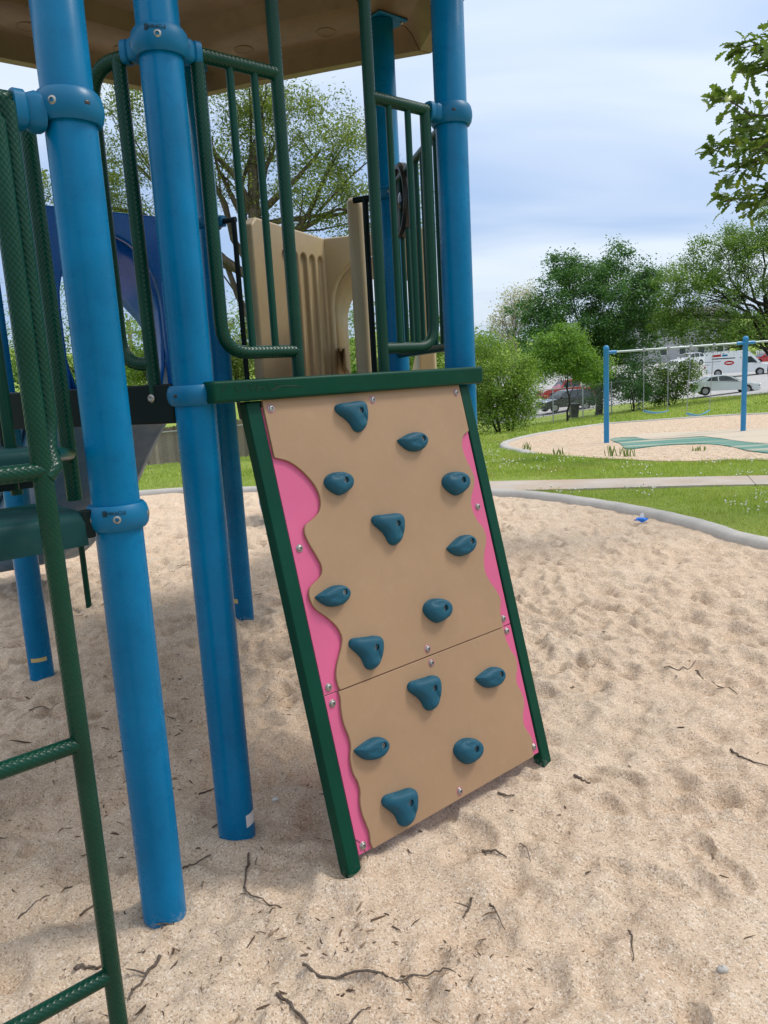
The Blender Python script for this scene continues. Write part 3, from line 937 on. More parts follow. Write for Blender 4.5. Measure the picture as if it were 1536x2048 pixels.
# deck, with its dark fascia round the edge
dk = obj('deck', MB().prism([tuple((hexv(a, HR - .05) - HC).xy) for a in (0, 60, 120, 180, 240, 300)], HC, (1, 0, 0), (0, 1, 0), (0, 0, 1), ZD - .05, ZD - .012), m_step, ps, bevel=.006)
for p, q in ((PB, PH), (PH, PG), (PG, PC), (PC, PE), (PE, PD)):
    d = (q - p).normalized(); nn = Vector((d.y, -d.x, 0))
    L_ = (q - p).length - 2 * PR - .004
    obj('fascia', MB().box((p + q) / 2 + Vector((0, 0, ZD - .048)), (L_, .04, .125), d, nn, (0, 0, 1)), m_darkfascia, ps, bevel=.006)
for s in (.145, .62):
    p = PB + hb * s + Vector((0, 0, 1.537)); nn = Vector((hb.y, -hb.x, 0))
    if nn.dot(HC - PB) > 0: nn = -nn
    obj('bolt', MB().lathe([(.013, .018), (.013, .024), (.009, .028), (.005, .0285), (.0, .026)], p, nn, 18), m_steel, ps)

RB = .0215
def rail(name, path, parent, r=RB, mat=None, n=16):
    return obj(name, MB().tube(path, r, n), mat or m_vinyl, parent, smooth=60)
def guard(P0, d, s0, s1, tall, bars, parent_name, bend_at, ztall=3.0, zb=1.667, z_end=1.57):
    """rail frame beside an opening: top rail, a looped upright by the post, a tall upright at the opening"""
    def q(s, z): return P0 + d * s + Vector((0, 0, z))
    o = None
    near, far = (s0, s1)
    g = obj('guard_rail', MB().tube([q(s0, ZR), q((s0 + s1) / 2, ZR), q(s1, ZR)], RB, 16), m_vinyl, ps, smooth=60)
    g['label'] = parent_name
    st_ = math.copysign(1, s1 - s0)
    upr = s0 + st_ * bend_at
    rail('loop', [q(upr, ZR), q(upr, 2.1), q(upr, zb + .10)] + arc_corner(q(upr, zb + .12), q(upr, zb), q(s1, zb), .095)[1:] + [q(s1, zb)], g)
    if tall:
        rail('tall_upright', [q(s1, z_end), q(s1, 2.2), q(s1, ztall)], g)
    for b in bars:
        rail('bar', [q(b, zb), q(b, ZR)], g, .0125, m_green, 12)
    return g
guard(PB, U, .07, .405, True, (.228, .318), 'green vinyl guard rail frame left of the wall opening', .047)
guard(PB, U, 1.15, .80, True, (.985, .89), 'green vinyl guard rail frame right of the wall opening', .073)
# arch joining the two tall uprights over the opening
ar = [PB + U * .405 + Vector((0, 0, 3.0))]
ar += arc_corner(PB + U * .405 + Vector((0, 0, 3.0)), PB + U * .405 + Vector((0, 0, 3.2)), PB + U * .8 + Vector((0, 0, 3.2)), .15)
ar += arc_corner(PB + U * .405 + Vector((0, 0, 3.2)), PB + U * .8 + Vector((0, 0, 3.2)), PB + U * .8 + Vector((0, 0, 3.0)), .15)
ar += [PB + U * .8 + Vector((0, 0, 3.0))]
rail('entry_arch', ar, ps)
# hand loop on the stair side of post B
def qh(s, z): return PB + hb * s + Vector((0, 0, z))
lp_ = [qh(.07, ZR - .01), qh(.12, ZR - .012)] + arc_corner(qh(.1, ZR - .012), qh(.255, ZR - .012), qh(.255, 2.2), .11) + [qh(.256, 2.1)] + arc_corner(qh(.256, 2.0), qh(.256, 1.645), qh(.145, 1.645), .09) + [qh(.146, 1.645)]
hl = rail('hand_loop', lp_, ps)
rail('upright', [qh(.147, ZR - .012), qh(.145, 2.0), qh(.143, 1.52)], hl)
# barred guard between posts D and E with a round dark porthole
def qe(s, z): return PD + ed * s + Vector((0, 0, z))
g2 = rail('guard_rail', [qe(.07, ZR), qe(.6, ZR), qe(1.15, ZR)], ps, .019); g2['label'] = 'green barred guard on the right side of the deck'
rail('bottom_rail', [qe(.07, 1.67), qe(.6, 1.67), qe(1.15, 1.67)], g2, .019)
for k in range(9):
    s = .13 + k * .118
    rail('bar', [qe(s, 1.67), qe(s, ZR)], g2, .0125, m_green, 10)
ph_c = qe(.93, 2.435); nd = Vector((ed.y, -ed.x, 0))
if nd.dot(HC - PD) > 0: nd = -nd
nd = -nd                                               # dish faces into the deck
pth = obj('porthole', MB().lathe([(.165, -.02), (.18, -.012), (.182, .014), (.168, .030), (.152, .028), (.146, .012), (.11, -.002), (.06, -.008), (0, -.01)], ph_c, nd, 40), m_black, ps, smooth=40)
pth['label'] = 'round black porthole dish on the barred guard'
obj('hub', MB().lathe([(.045, -.008), (.042, .012), (.026, .02), (0, .022)], ph_c, nd, 24), m_glass, pth)
# dark pipes that hold the slide hood beside posts C and E
rail('hood_bracket', [PC + ce * .08 + Vector((0, 0, 2.53)), PC + ce * .20 + Vector((0, 0, 2.53))], ps, .017, m_darkfascia)
rail('hood_upright', [PC + ce * .185 + Vector((0, 0, 2.53)), PC + ce * .185 + Vector((0, 0, 1.5))], ps, .016, m_darkfascia)
rail('hood_bracket', [PE - ce * .08 + Vector((0, 0, 2.53)), PE - ce * .22 + Vector((0, 0, 2.53))], ps, .017, m_darkfascia)
rail('hood_upright', [PE - ce * .15 + Vector((0, 0, 2.53)), PE - ce * .15 + Vector((0, 0, 1.5))], ps, .017, m_darkfascia)

# roof: six moulded panels, ribbed inside
prof_in = [(1.585, 3.315), (1.50, 3.312), (1.44, 3.385), (1.40, 3.41), (1.14, 3.415), (1.08, 3.44), (1.02, 3.52), (.96, 3.545), (.74, 3.55), (.69, 3.575), (.62, 3.66), (.05, 3.92)]
prof_out = [(.05, 3.98), (.62, 3.76), (1.05, 3.60), (1.45, 3.47), (1.60, 3.42), (1.625, 3.39), (1.61, 3.33)]
for i, a in enumerate((0, 60, 120, 180, 240, 300)):
    rows = []
    full = prof_in + prof_out
    for (r, z) in full:
        p0 = hexv(a, r, z); p1 = hexv(a + 60, r, z)
        g = (p1 - p0).normalized() * min(.004, (p1 - p0).length * .1)
        p0 = p0 + g; p1 = p1 - g
        rows.append([p0.lerp(p1, t) + Vector((0, 0, .010 * math.sin(math.pi * t) if r > 1 else 0)) for t in (0, .04, .2, .4, .6, .8, .96, 1)])
    mb = MB().grid(rows)
    n = 8; m = len(full)
    mb.f.append([k * n for k in range(m)]); mb.uv.append(None)
    mb.f.append([k * n + n - 1 for k in range(m - 1, -1, -1)]); mb.uv.append(None)
    rp = obj('roof_panel', mb, m_roof, ps, smooth=30)
    for t, r_, z_ in ((.32, 1.27, 3.4205), (.72, 1.27, 3.4195), (.5, .85, 3.5475)):
        c = hexv(a, r_, z_).lerp(hexv(a + 60, r_, z_), t)
        obj('roof_boss', MB().lathe([(.055, .004), (.055, -.0025), (.052, -.0035), (.049, -.0008), (0, -.0012)], c, (0, 0, 1), 24), m_roof, rp)

# ---------------------------------------------------------------- stair platform and ladder on the left
su = -U; sb = Vector((-NW.x, -NW.y, 0))               # along the fascia, back from the fascia
def step(name, c0, L_, depth, ztop, h):
    """step with a rolled front edge"""
    prof = [(0, ztop - h), (0, ztop - .026), (.004, ztop - .012), (.013, ztop - .003), (.028, ztop), (depth, ztop), (depth, ztop - .02), (.05, ztop - .02), (.02, ztop - .05), (.02, ztop - h)]
    rows = [[c0 + su * s + sb * q[0] + Vector((0, 0, q[1])) for q in prof] for s in (0, L_ * .5, L_)]
    mb = MB().grid(rows, True)
    n = len(prof)
    mb.f.append(list(range(n))[::-1]); mb.uv.append(None); mb.f.append([2 * n + k for k in range(n)]); mb.uv.append(None)
    return obj(name, mb, m_step, ps, smooth=50)
f0 = PA + su * (PR + .03) - sb * .02
step('step', f0, .95, .31, 1.258, .088)
step('step', f0 + sb * .33 - su * .01, .95, .34, 1.415, .042)
for k in range(14):
    obj('riser_slat', MB().box(f0 + sb * .40 + su * (.02 + k * .062) + Vector((0, 0, 1.345)), (.05, .012, .10), su, sb, (0, 0, 1)), m_darkfascia, ps)
obj('bolt', MB().lathe([(.008, -.004), (.008, .003), (0, .003)], f0 + su * .075 - sb * .0 + Vector((0, 0, 1.21)), -sb, 14), m_black, ps)
obj('bracket', MB().box(PA + su * (PR + .022) - sb * .005 + Vector((0, 0, 1.225)), (.03, .03, .075), su, sb, (0, 0, 1)), m_darkfascia, ps, bevel=.004)
# pipes on the platform edge
pe = on_ground(150, 1000, 1.27)
rail('upright', [pe, pe + Vector((0, 0, .5)), pe + Vector((0, 0, .98))], ps, .021)
pe2 = pe + sb * .42 + su * .05
rail('upright', [pe2, pe2 + Vector((0, 0, .95))], ps, .017, m_darkfascia)
pf = at(22, 900, 2.35)
rail('upright', [Vector((pf.x, pf.y, 1.27)), Vector((pf.x, pf.y, 2.2))], ps, .0175, m_green)
rail('top_rail', [PA + su * (PR + .06) + Vector((0, 0, 2.264)), PA + su * .5 + Vector((0, 0, 2.264)), PA + su * 1.0 + Vector((0, 0, 2.264))], ps)

A2_ = post(PA + su * 1.13, 3.05)
collar(A2_, PA + su * 1.13, 1.234, [], None); collar(A2_, PA + su * 1.13, 2.264, [(az_of(U), .05)], None)
LP = Vector((-.730, 1.662, 0))
ld = thing('ladder', 'green vinyl pipe ladder with slanting rungs at the left edge', 'ladder', (LP.x, LP.y, 0))
rail('stile', [LP + Vector((0, 0, -.3)), LP + Vector((-.0, 0, .6)), LP + Vector((-.004, 0, 1.4)), LP + Vector((-.006, 0.0, 2.12))], ld, .0215)
rail('stile', [LP + su * .46 + Vector((0, 0, z)) for z in (-.3, .9, 2.12)], ld, .0215)
for z in (.165, .465 + .31, 1.41):
    rail('rung', [LP + Vector((0, 0, z)), LP + su * .23 + Vector((0, 0, z)), LP + su * .46 + Vector((0, 0, z))], ld, .0195)
h2 = LP + Vector((-.004, .058, 0))
rail('hand_rail', [LP + Vector((0, 0, 1.395)), LP + Vector((.012, .02, 1.415)), h2 + Vector((-.004, -.008, 1.45)), h2 + Vector((0, 0, 1.52)), h2 + Vector((0, 0, 1.9)), h2 + Vector((0, 0, 2.17))], ld, .0205)
rail('tie_bar', [h2 + Vector((0, 0, 1.44)), Vector((pe.x, pe.y, 1.40))], ld, .018)
rail('top_bend', [LP + Vector((-.006, 0, 2.05))] + arc_corner(LP + Vector((-.006, 0, 2.0)), LP + Vector((-.006, 0, 2.16)), LP + su * .46 + Vector((0, 0, 2.16)), .07) + [LP + su * .46 + Vector((0, 0, 2.16))], ld)

# ----------------------------------------------------------------------------
# climbing wall
# ----------------------------------------------------------------------------
TILT = .2488
WB = Vector((-.142, 2.23, .0595)); WW, WL = .925, 1.4973
WU_ = -NW * math.sin(TILT) + Vector((0, 0, math.cos(TILT)))      # up the board
WN = NW * math.cos(TILT) + Vector((0, 0, math.sin(TILT)))        # out of the board
def wst(px, py, off=0.0):
    """board coordinates (across, up) seen at a photo pixel"""
    r = ray(px, py); o = Vector((0, 0, EYE)); p0 = WB + WN * off
    t = (p0 - o).dot(WN) / r.dot(WN); q = o + r * t - p0
    return (q.dot(U), q.dot(WU_))
def cA(x, y): return wst(480 + x / 2.56, 740 + y / 2.56)
def cB(x, y): return wst(560 + x / 2.56, 1200 + y / 2.56)
def wp(s, t, n=0.0): return WB + U * s + WU_ * t + WN * n
cw = thing('climbing_wall', 'slanted tan and pink climbing wall with blue holds in a green frame', 'climbing wall', tuple(WB + U * WW / 2 - Vector((0, 0, .06))))

seamL = cB(228, 497)[1]; seamR = cB(1172, 120)[1]; SEAM = (seamL + seamR) / 2
left_up = [cA(*p) for p in ((172, 452), (240, 470), (300, 510), (350, 560), (385, 610), (403, 660), (404, 705), (390, 740), (360, 770), (330, 795), (322, 820), (330, 855), (355, 905), (385, 955), (408, 1000), (412, 1035), (400, 1065), (370, 1095), (350, 1120), (346, 1150), (355, 1185), (380, 1225))]
left_up += [cB(*p) for p in ((240, 95), (285, 140), (308, 185), (310, 220), (300, 270), (285, 330), (280, 390), (290, 440))]
left_lo = [cB(*p) for p in ((303, 510), (305, 560), (318, 630), (345, 700), (355, 750), (352, 810), (365, 880), (390, 930), (403, 980), (402, 1030), (412, 1090), (435, 1150), (450, 1190), (455, 1240))]
right_up = [cA(*p) for p in ((1157, 320), (1138, 335), (1128, 370), (1132, 410), (1150, 460), (1175, 510), (1190, 550), (1190, 590), (1178, 640), (1174, 680), (1182, 720), (1205, 770), (1235, 810), (1250, 850), (1250, 890), (1243, 930), (1240, 980), (1248, 1040), (1275, 1090), (1310, 1140), (1325, 1180))]
right_up += [cB(*p) for p in ((1118, 50), (1125, 100))]
right_lo = [cB(*p) for p in ((1140, 170), (1150, 210), (1175, 260), (1200, 300), (1205, 350), (1200, 390), (1205, 430), (1225, 470), (1240, 520), (1237, 570), (1235, 610), (1245, 650), (1270, 690), (1283, 720), (1282, 760))]
GAP = .0016; IN = .0035
def clampx(P): return [(min(max(p[0], IN), WW - IN), p[1]) for p in P]
def tan_poly(L, Rr, lo, hi, top):
    L = catmull(clampx(L), 5); Rr = catmull(clampx(Rr), 5)
    if top:
        pts = [(IN, hi), (IN, L[0][1] + .004)] + [p for p in L if lo + .012 < p[1] < hi - .004]
        xl = [p for p in L][-1][0]; xr = Rr[-1][0]
        pts += [(xl + .004, lo)] + [(xr, lo)] + [p for p in reversed(Rr) if lo + .012 < p[1] < hi - .004] + [(WW - IN, Rr[0][1] + .004), (WW - IN, hi)]
    else:
        pts = [(L[0][0] - .001, hi)] + [p for p in L if lo + .012 < p[1] < hi - .012] + [(L[-1][0] + .004, lo), (Rr[-1][0], lo)] + [p for p in reversed(Rr) if lo + .012 < p[1] < hi - .012] + [(Rr[0][0], hi)]
    return pts
TB = .0105                                            # board thickness
for nm, lo, hi in (('upper', SEAM + GAP, WL), ('lower', 0.0, SEAM - GAP)):
    obj('pink_board', MB().prism([(0, lo), (WW, lo), (WW, hi), (0, hi)], WB, U, WU_, WN, -.014, 0.0), m_pink, cw, bevel=.0015)
up_b = obj('tan_board', MB().prism(tan_poly(left_up, right_up, SEAM + GAP, WL - .001, True), WB, U, WU_, WN, .0004, TB), m_tanboard, cw, smooth=30, bevel=.0016)
lo_b = obj('tan_board', MB().prism(tan_poly(left_lo, right_lo, .001, SEAM - GAP, False), WB, U, WU_, WN, .0004, TB), m_tanboard, cw, smooth=30, bevel=.0016)
# small crack in the pink board at the lower left screw
c0, c1, c2 = cB(375, 1222), cB(410, 1242), cB(437, 1290)
obj('crack', MB().tube([wp(*c0, .0006), wp(*cB(392, 1230), .0006), wp(*c1, .0006)], .0011, 5), m_ink, cw)
obj('crack', MB().tube([wp(*cB(432, 1275), .0006), wp(*cB(438, 1297), .0006)], .0011, 5), m_ink, cw)

def screw(s, t, base, ring):
    p = wp(s, t, base)
    if ring:
        obj('pink_counterbore', MB().lathe([(.0150, -.004), (.0150, .0004), (0, .0004)], p, WN, 24), m_pink, cw)
    o = obj('screw', MB().lathe([(.0130, -.002), (.0130, .0016), (.0120, .0026), (.0100, .0026), (.0092, .0052), (.0070, .0068), (.0048, .0072), (.0044, .0030), (0, .0030)], p, WN, 24), m_steel, cw, smooth=40)
    return o
for p, ring in ((cA(150, 202), 1), (cA(670, 157), 1), (cA(1096, 120), 1), (cB(746, 250), 1), (cB(765, 322), 1), (cB(910, 977), 1)):
    screw(p[0], p[1], TB, True)
for p in (cA(304, 913), cA(1217, 700), cB(1143, 95), cB(1160, 158), cB(248, 447), cB(268, 530), cB(1298, 752), cB(424, 1258)):
    screw(p[0], p[1], 0.0005, False)

# holds: three moulded shapes, each placed by its bolt and its tip
def outline(P, hole):
    h = np.array(cA(*hole)); return [np.array(cA(*p)) - h for p in P]
T1 = outline(((488, 190), (500, 175), (530, 170), (570, 165), (600, 160), (625, 165), (638, 185), (645, 230), (643, 270), (635, 300), (618, 316), (600, 316), (582, 303), (568, 280), (550, 258), (525, 238), (500, 220), (490, 205)), (598, 215))
E1 = outline(((808, 358), (830, 345), (860, 328), (890, 320), (920, 325), (943, 345), (950, 368), (943, 392), (925, 410), (895, 416), (862, 410), (835, 392), (815, 372)), (917, 357))
R1 = outline(((433, 575), (440, 550), (465, 530), (500, 523), (535, 527), (562, 545), (573, 572), (568, 600), (548, 622), (515, 640), (485, 632), (455, 612), (438, 592)), (520, 570))
def hold_mesh(name, out, H, dimples):
    out = [np.array(p) for p in catmull(out, 5, True)]
    angs = np.array([math.atan2(p[1], p[0]) for p in out]); rad = np.array([np.hypot(*p) for p in out])
    o = np.argsort(angs); angs, rad = angs[o], rad[o]
    na = 72; rows = []
    fr = [1.0, 1.0, .985, .94, .87, .78, .68, .57, .46, .36]
    ht = [0.0, .10, .30, .52, .70, .84, .93, .98, 1.0, 1.0]
    for f, h in zip(fr, ht):
        row = []
        for k in range(na):
            a = -math.pi + 2 * math.pi * k / na; r = np.interp(a, angs, rad, period=2 * math.pi)
            r_in = .0102; rr = r * f if f > .5 else r_in + (r - r_in) * max(0, (f - .30) / .70) 
            x, y = rr * math.cos(a), rr * math.sin(a)
            z = H * h
            for dx, dy, dr in dimples:
                q = ((x - dx) ** 2 + (y - dy) ** 2) / dr ** 2
                z -= .006 * math.exp(-q * 1.6)
            row.append((x, y, z))
        rows.append(row)
    for r_, z_ in ((.0100, H * .97), (.0094, H - .010), (.0094, H - .016), (.0001, H - .016)):
        rows.append([(r_ * math.cos(-math.pi + 2 * math.pi * k / na), r_ * math.sin(-math.pi + 2 * math.pi * k / na), z_) for k in range(na)])
    me = MB().grid(rows, True).mesh(name); finish(me, 50)
    me.materials.append(m_hold)
    return me
def dim(ref, pts):
    h = np.array(cA(*ref)); return [(*(np.array(cA(*p)) - h), .009) for p in pts]
hm = dict(T=hold_mesh('hold', T1, .036, dim((598, 215), ((612, 240), (625, 262), (605, 268)))), E=hold_mesh('hold', E1, .034, dim((917, 357), ((885, 380), (902, 385), (868, 376)))), R=hold_mesh('hold', R1, .036, dim((520, 570), ((468, 553), (490, 551), (505, 545)))))
tip0 = dict(T=T1[0], E=E1[0], R=R1[0])
bolt_me = MB().lathe([(.0088, 0), (.0088, .006), (.0075, .008), (.0045, .008), (.004, .004), (0, .004)], (0, 0, 0), (0, 0, 1), 18).mesh('bolt'); finish(bolt_me, 40); bolt_me.materials.append(m_steel)
for kind, f, hole, tip in (('T', cA, (598, 215), (488, 190)), ('E', cA, (917, 357), (808, 358)), ('R', cA, (520, 570), (433, 575)), ('R', cA, (1115, 570), (1037, 575)), ('T', cA, (785, 790), (677, 760)), ('E', cA, (1163, 880), (1060, 912)), ('E', cA, (517, 1140), (388, 1160)), ('R', cA, (1023, 1220), (940, 1222)), ('T', cB, (470, 243), (357, 213)), ('T', cB, (765, 450), (656, 438)), ('E', cB, (1107, 380), (1003, 400)), ('E', cB, (510, 742), (382, 768)), ('R', cB, (975, 760), (892, 765)), ('T', cB, (642, 1033), (525, 1022))):
    h = np.array(f(*hole)); tp = np.array(f(*tip)) - h; t0 = tip0[kind]
    rot = math.atan2(tp[1], tp[0]) - math.atan2(t0[1], t0[0]); scl = float(np.clip(np.hypot(*tp) / np.hypot(*t0), .85, 1.2))
    X_ = U * math.cos(rot) + WU_ * math.sin(rot); Y_ = -U * math.sin(rot) + WU_ * math.cos(rot)
    # the bolt sits proud of the board: move the foot so the bolt stays on its pixel
    hh = np.array(h); c = wp(hh[0], hh[1], TB)
    v = (Vector((0, 0, EYE)) - c).normalized(); lift = .016; c = c + (v - WN * v.dot(WN)) * (lift / v.dot(WN))
    o = bpy.data.objects.new('hold', hm[kind]); col.objects.link(o)
    Mx = Matrix(((X_.x * scl, Y_.x * scl, WN.x * scl, c.x), (X_.y * scl, Y_.y * scl, WN.y * scl, c.y), (X_.z * scl, Y_.z * scl, WN.z * scl, c.z), (0, 0, 0, 1)))
    o.parent = cw; o.matrix_parent_inverse = Matrix.Translation(cw.location).inverted(); o.matrix_world = Mx
    o.matrix_basis = Mx
    b = bpy.data.objects.new('bolt', bolt_me); col.objects.link(b); b.parent = o
    b.location = (0, 0, .034 - .0155)

# frame: two box stiles and the top beam
SW, SDp = .052, .075
def stile(s_in, s_out, t0, t1, nm):
    pts = [(s_in, t0), (s_out, t0), (s_out, t1), (s_in, t1)]
    o = obj('stile', MB().prism(pts, WB, U, WU_, WN, -.042, .006), m_beam, cw, bevel=.004, seg=2)
    return o
tb_l = wst(700, 1750); 
stile(-.004, -.004 - SW, -.075, WL - .004, 'l')
stile(WW + .004, WW + .004 + SW, -.075, WL - .004, 'r')
bm_c = PB + U * .612 + NW * .080
beam = obj('top_beam', MB().box(Vector((bm_c.x, bm_c.y, 1.546)), (1.225, .088, .068), U, NW, (0, 0, 1)), m_beam, cw, bevel=.010, seg=3)
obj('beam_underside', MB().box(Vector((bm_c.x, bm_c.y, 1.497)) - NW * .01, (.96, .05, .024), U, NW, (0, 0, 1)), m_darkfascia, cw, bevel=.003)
# scratched scribble on the beam
def sb_pt(px, py):
    r = ray(px, py); p0 = bm_c + NW * .0442; t = (p0 - Vector((0, 0, EYE))).dot(NW) / r.dot(NW)
    return Vector((0, 0, EYE)) + r * t
for stroke in (((455, 768), (447, 774), (443, 782), (450, 778)), ((475, 766), (470, 776), (478, 782), (487, 774), (482, 768)), ((490, 782), (497, 768), (503, 780), (511, 768)), ((515, 766), (513, 782), (523, 774), (530, 782)), ((533, 768), (541, 780), (556, 770), (548, 766)), ((545, 782), (565, 772), (605, 773))):
    pts = catmull([tuple(sb_pt(*p)) for p in stroke], 5)
    obj('scribble', MB().tube(pts, .0010, 5), m_ink, cw)

# ----------------------------------------------------------------------------
# slides
# ----------------------------------------------------------------------------
# tan slide on the far side (between posts C and E)
ON = Vector((-ce.y, ce.x, 0))
if ON.dot(PC - HC) < 0: ON = -ON
ts = thing('slide', 'tan moulded slide with a grooved hood behind the green guard rails', 'slide', tuple((PC + PE) / 2 + ON * .5))
def pan_xy(px, py, z):
    r = ray(px, py); t = (z - EYE) / r.z
    return Vector((r.x * t, r.y * t, 0))
h0 = PC + ce * .24 + ON * .05                         # hood, left mouth edge
h1 = Vector((-.335, 5.70, 0))                         # far corner
h2_ = Vector((.42, 5.46, 0))                          # far right corner
h3 = PE - ce * .225 + ON * .02                         # right mouth edge
def wall_board(p, q, z0, z1, th, side):
    d = (q - p); L_ = d.length; d = d / L_; nn = Vector((d.y, -d.x, 0)) * side
    return d, nn, L_
d, nn, L_ = wall_board(h0, h1, 1.45, 2.55, .07, 1)
lw = obj('left_hood_wall', MB().prism([(0, .02), (.10, 0), (L_, -.1), (L_, 1.075), (.06, 1.10), (0, 1.05)], h0 + Vector((0, 0, 1.45)), d, (0, 0, 1), nn, -.035, .035), m_tan, ts)
cuts = []
for k in range(5):
    s = L_ * (.40 + k * .125)
    sl = [(s + .036 * math.cos(a), .90 + .04 * math.sin(a)) for a in [math.pi * i / 8 for i in range(9)]] + [(s + .036 * math.cos(a), .10 + .04 * math.sin(a)) for a in [math.pi + math.pi * i / 8 for i in range(9)]]
    cuts.append(MB().prism(sl, h0 + Vector((0, 0, 1.45)), d, (0, 0, 1), nn, .008, .06))
cut(lw, cuts)
bv = lw.modifiers.new('bevel', 'BEVEL'); bv.width = .020; bv.segments = 3; bv.limit_method = 'ANGLE'; bv.angle_limit = R(50)
d, nn, L_ = wall_board(h1, h2_, 1.45, 2.55, .06, 1)
bw = obj('hood_end_wall', MB().prism([(-.02, -.1), (L_, -.1), (L_, 1.075), (-.02, 1.075)], h1 + Vector((0, 0, 1.45)), d, (0, 0, 1), nn, -.03, .03), m_tan, ts)
aw = .31; ac = .37
arch = [(ac - aw, -.3), (ac + aw, -.3), (ac + aw, .60)] + [(ac + aw * math.cos(a), .60 + .33 * math.sin(a)) for a in [math.pi * i / 12 for i in range(1, 12)]] + [(ac - aw, .60)]
cut(bw, [MB().prism(arch, h1 + Vector((0, 0, 1.45)), d, (0, 0, 1), nn, -.1, .1)])
bv = bw.modifiers.new('bevel', 'BEVEL'); bv.width = .013; bv.segments = 3; bv.limit_method = 'ANGLE'; bv.angle_limit = R(50)
# rolled tunnel lip beyond the arch
rows = []
for q in (0.0, .08, .16, .26):
    row = []
    for i in range(17):
        a = math.pi * i / 16; sx = .86 - .10 * q
        row.append(h1 + d * (ac + (aw + .01) * math.cos(a) * (1 - .1 * q)) - nn * (.03 + q) + Vector((0, 0, 1.45 + .58 - .28 * q + (.33) * math.sin(a) * (1 - .2 * q))))
    rows.append([row[0] - Vector((0, 0, .45))] + row + [row[-1] - Vector((0, 0, .45))])
tl = obj('tunnel', MB().grid(rows), m_tan, ts, smooth=60)
so = tl.modifiers.new('solid', 'SOLIDIFY'); so.thickness = .02
d, nn, L_ = wall_board(h3, h3 + Vector((-.012, .80, 0)), 1.45, 2.6, .09, 1)
obj('right_hood_wall', MB().prism([(0, .06), (.08, 0), (L_, -.1), (L_, 1.02), (.07, 1.115), (.02, 1.10), (0, 1.04)], h3 + Vector((0, 0, 1.45)), d, (0, 0, 1), nn, -.045, .045), m_tan, ts, bevel=.03, seg=4)
def chute(path, w, h, parent, mat, th=.018, round_=.12):
    """U-shaped slide bed swept along a path"""
    P = [Vector(p) for p in path]; rows = []
    for i, p in enumerate(P):
        t = (P[min(i + 1, len(P) - 1)] - P[max(i - 1, 0)]).normalized()
        sdv = t.cross(Vector((0, 0, 1))).normalized(); upv = sdv.cross(t).normalized()
        pr = [(-w / 2 - .03, h - .02), (-w / 2 - .03, h), (-w / 2, h), (-w / 2, h * .5), (-w / 2 + .03, .06), (-w / 2 + round_, .005), (0, 0), (w / 2 - round_, .005), (w / 2 - .03, .06), (w / 2, h * .5), (w / 2, h), (w / 2 + .03, h), (w / 2 + .03, h - .02)]
        rows.append([p + sdv * a + upv * b for a, b in pr])
    o = obj('chute', MB().grid(rows), mat, parent, smooth=60)
    s = o.modifiers.new('solid', 'SOLIDIFY'); s.thickness = th; s.offset = 0
    return o
e0 = h1.lerp(h2_, .55) + Vector((0, 0, 0)); dirn = Vector((-.10, .995, 0))
cp = [(0, 1.50), (.35, 1.47), (.8, 1.20), (1.4, .80), (2.0, .42), (2.4, .30), (2.8, .28)]
chute(catmull([tuple(e0 + dirn * a + Vector((0, 0, b))) for a, b in cp], 5), .58, .26, ts, m_tan)
obj('slide_floor', MB().prism([tuple((p - h0).xy) for p in (h0, h1, h2_, h3)], h0, (1, 0, 0), (0, 1, 0), (0, 0, 1), 1.47, 1.50), m_tan, ts)
lt = Vector((.205, 6.0, 0))
obj('pole', MB().lathe([(.05, -.4), (.05, 3.50), (.045, 3.54), (.02, 3.565), (0, 3.57)], lt, n=32), m_swing, ts, smooth=50)
lg = e0 + dirn * 1.5
obj('support_leg', MB().tube([lg + Vector((0, 0, -.3)), lg + Vector((0, 0, .72))], .03, 14), m_green, ts)

# blue slide on the far left (between posts G and C)
GN = Vector((-gc.y, gc.x, 0))
if GN.dot(PG - HC) < 0: GN = -GN
GM = (PG + PC) / 2
bs = thing('slide', 'blue moulded slide with an arched panel behind the left posts', 'slide', tuple(GM + GN * .9))
pn = obj('entry_panel', MB().prism([(-.535, -.02), (.535, -.02), (.535, 1.045), (-.535, 1.045)], GM + Vector((0, 0, 1.5)), gc, (0, 0, 1), GN, .0, .045), m_slide, bs)
arch = [(-.30, -.2), (.30, -.2), (.30, .52)] + [(.30 * math.cos(a), .52 + .40 * math.sin(a)) for a in [math.pi * i / 14 for i in range(1, 14)]] + [(-.30, .52)]
cut(pn, [MB().prism(arch, GM + Vector((0, 0, 1.5)), gc, (0, 0, 1), GN, -.1, .2)])
bv = pn.modifiers.new('bevel', 'BEVEL'); bv.width = .012; bv.segments = 3; bv.limit_method = 'ANGLE'; bv.angle_limit = R(50)
# short hood over the mouth of the chute
rows = []
for q in np.linspace(0, 1, 6):
    row = []
    for i in range(21):
        a = R(-38) + (math.pi + R(76)) * i / 20
        row.append(GM + gc * (.31 * math.cos(a) * (1 + .06 * q)) + GN * (.045 + q * (.30 + .38 * math.sin(a))) + Vector((0, 0, 1.5 + .52 - .10 * q + (.41 if a > 0 and a < math.pi else .75) * math.sin(a) * (1 - .12 * q))))
    rows.append(row)
hv = obj('hood', MB().grid(rows), m_slide, bs, smooth=60)
so = hv.modifiers.new('solid', 'SOLIDIFY'); so.thickness = .018
cp = [(-.03, 1.40), (.10, 1.33), (.38, 1.12), (.70, .85), (1.2, .54), (1.72, .29), (2.2, .20), (2.6, .18)]
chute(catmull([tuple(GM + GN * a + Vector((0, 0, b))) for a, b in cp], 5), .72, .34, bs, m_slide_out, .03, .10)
gl = on_ground(178, 1213, 0)
obj('support_leg', MB().tube([gl + Vector((0, 0, -.3)), gl + Vector((0, 0, .55))], .021, 14), m_green, bs)

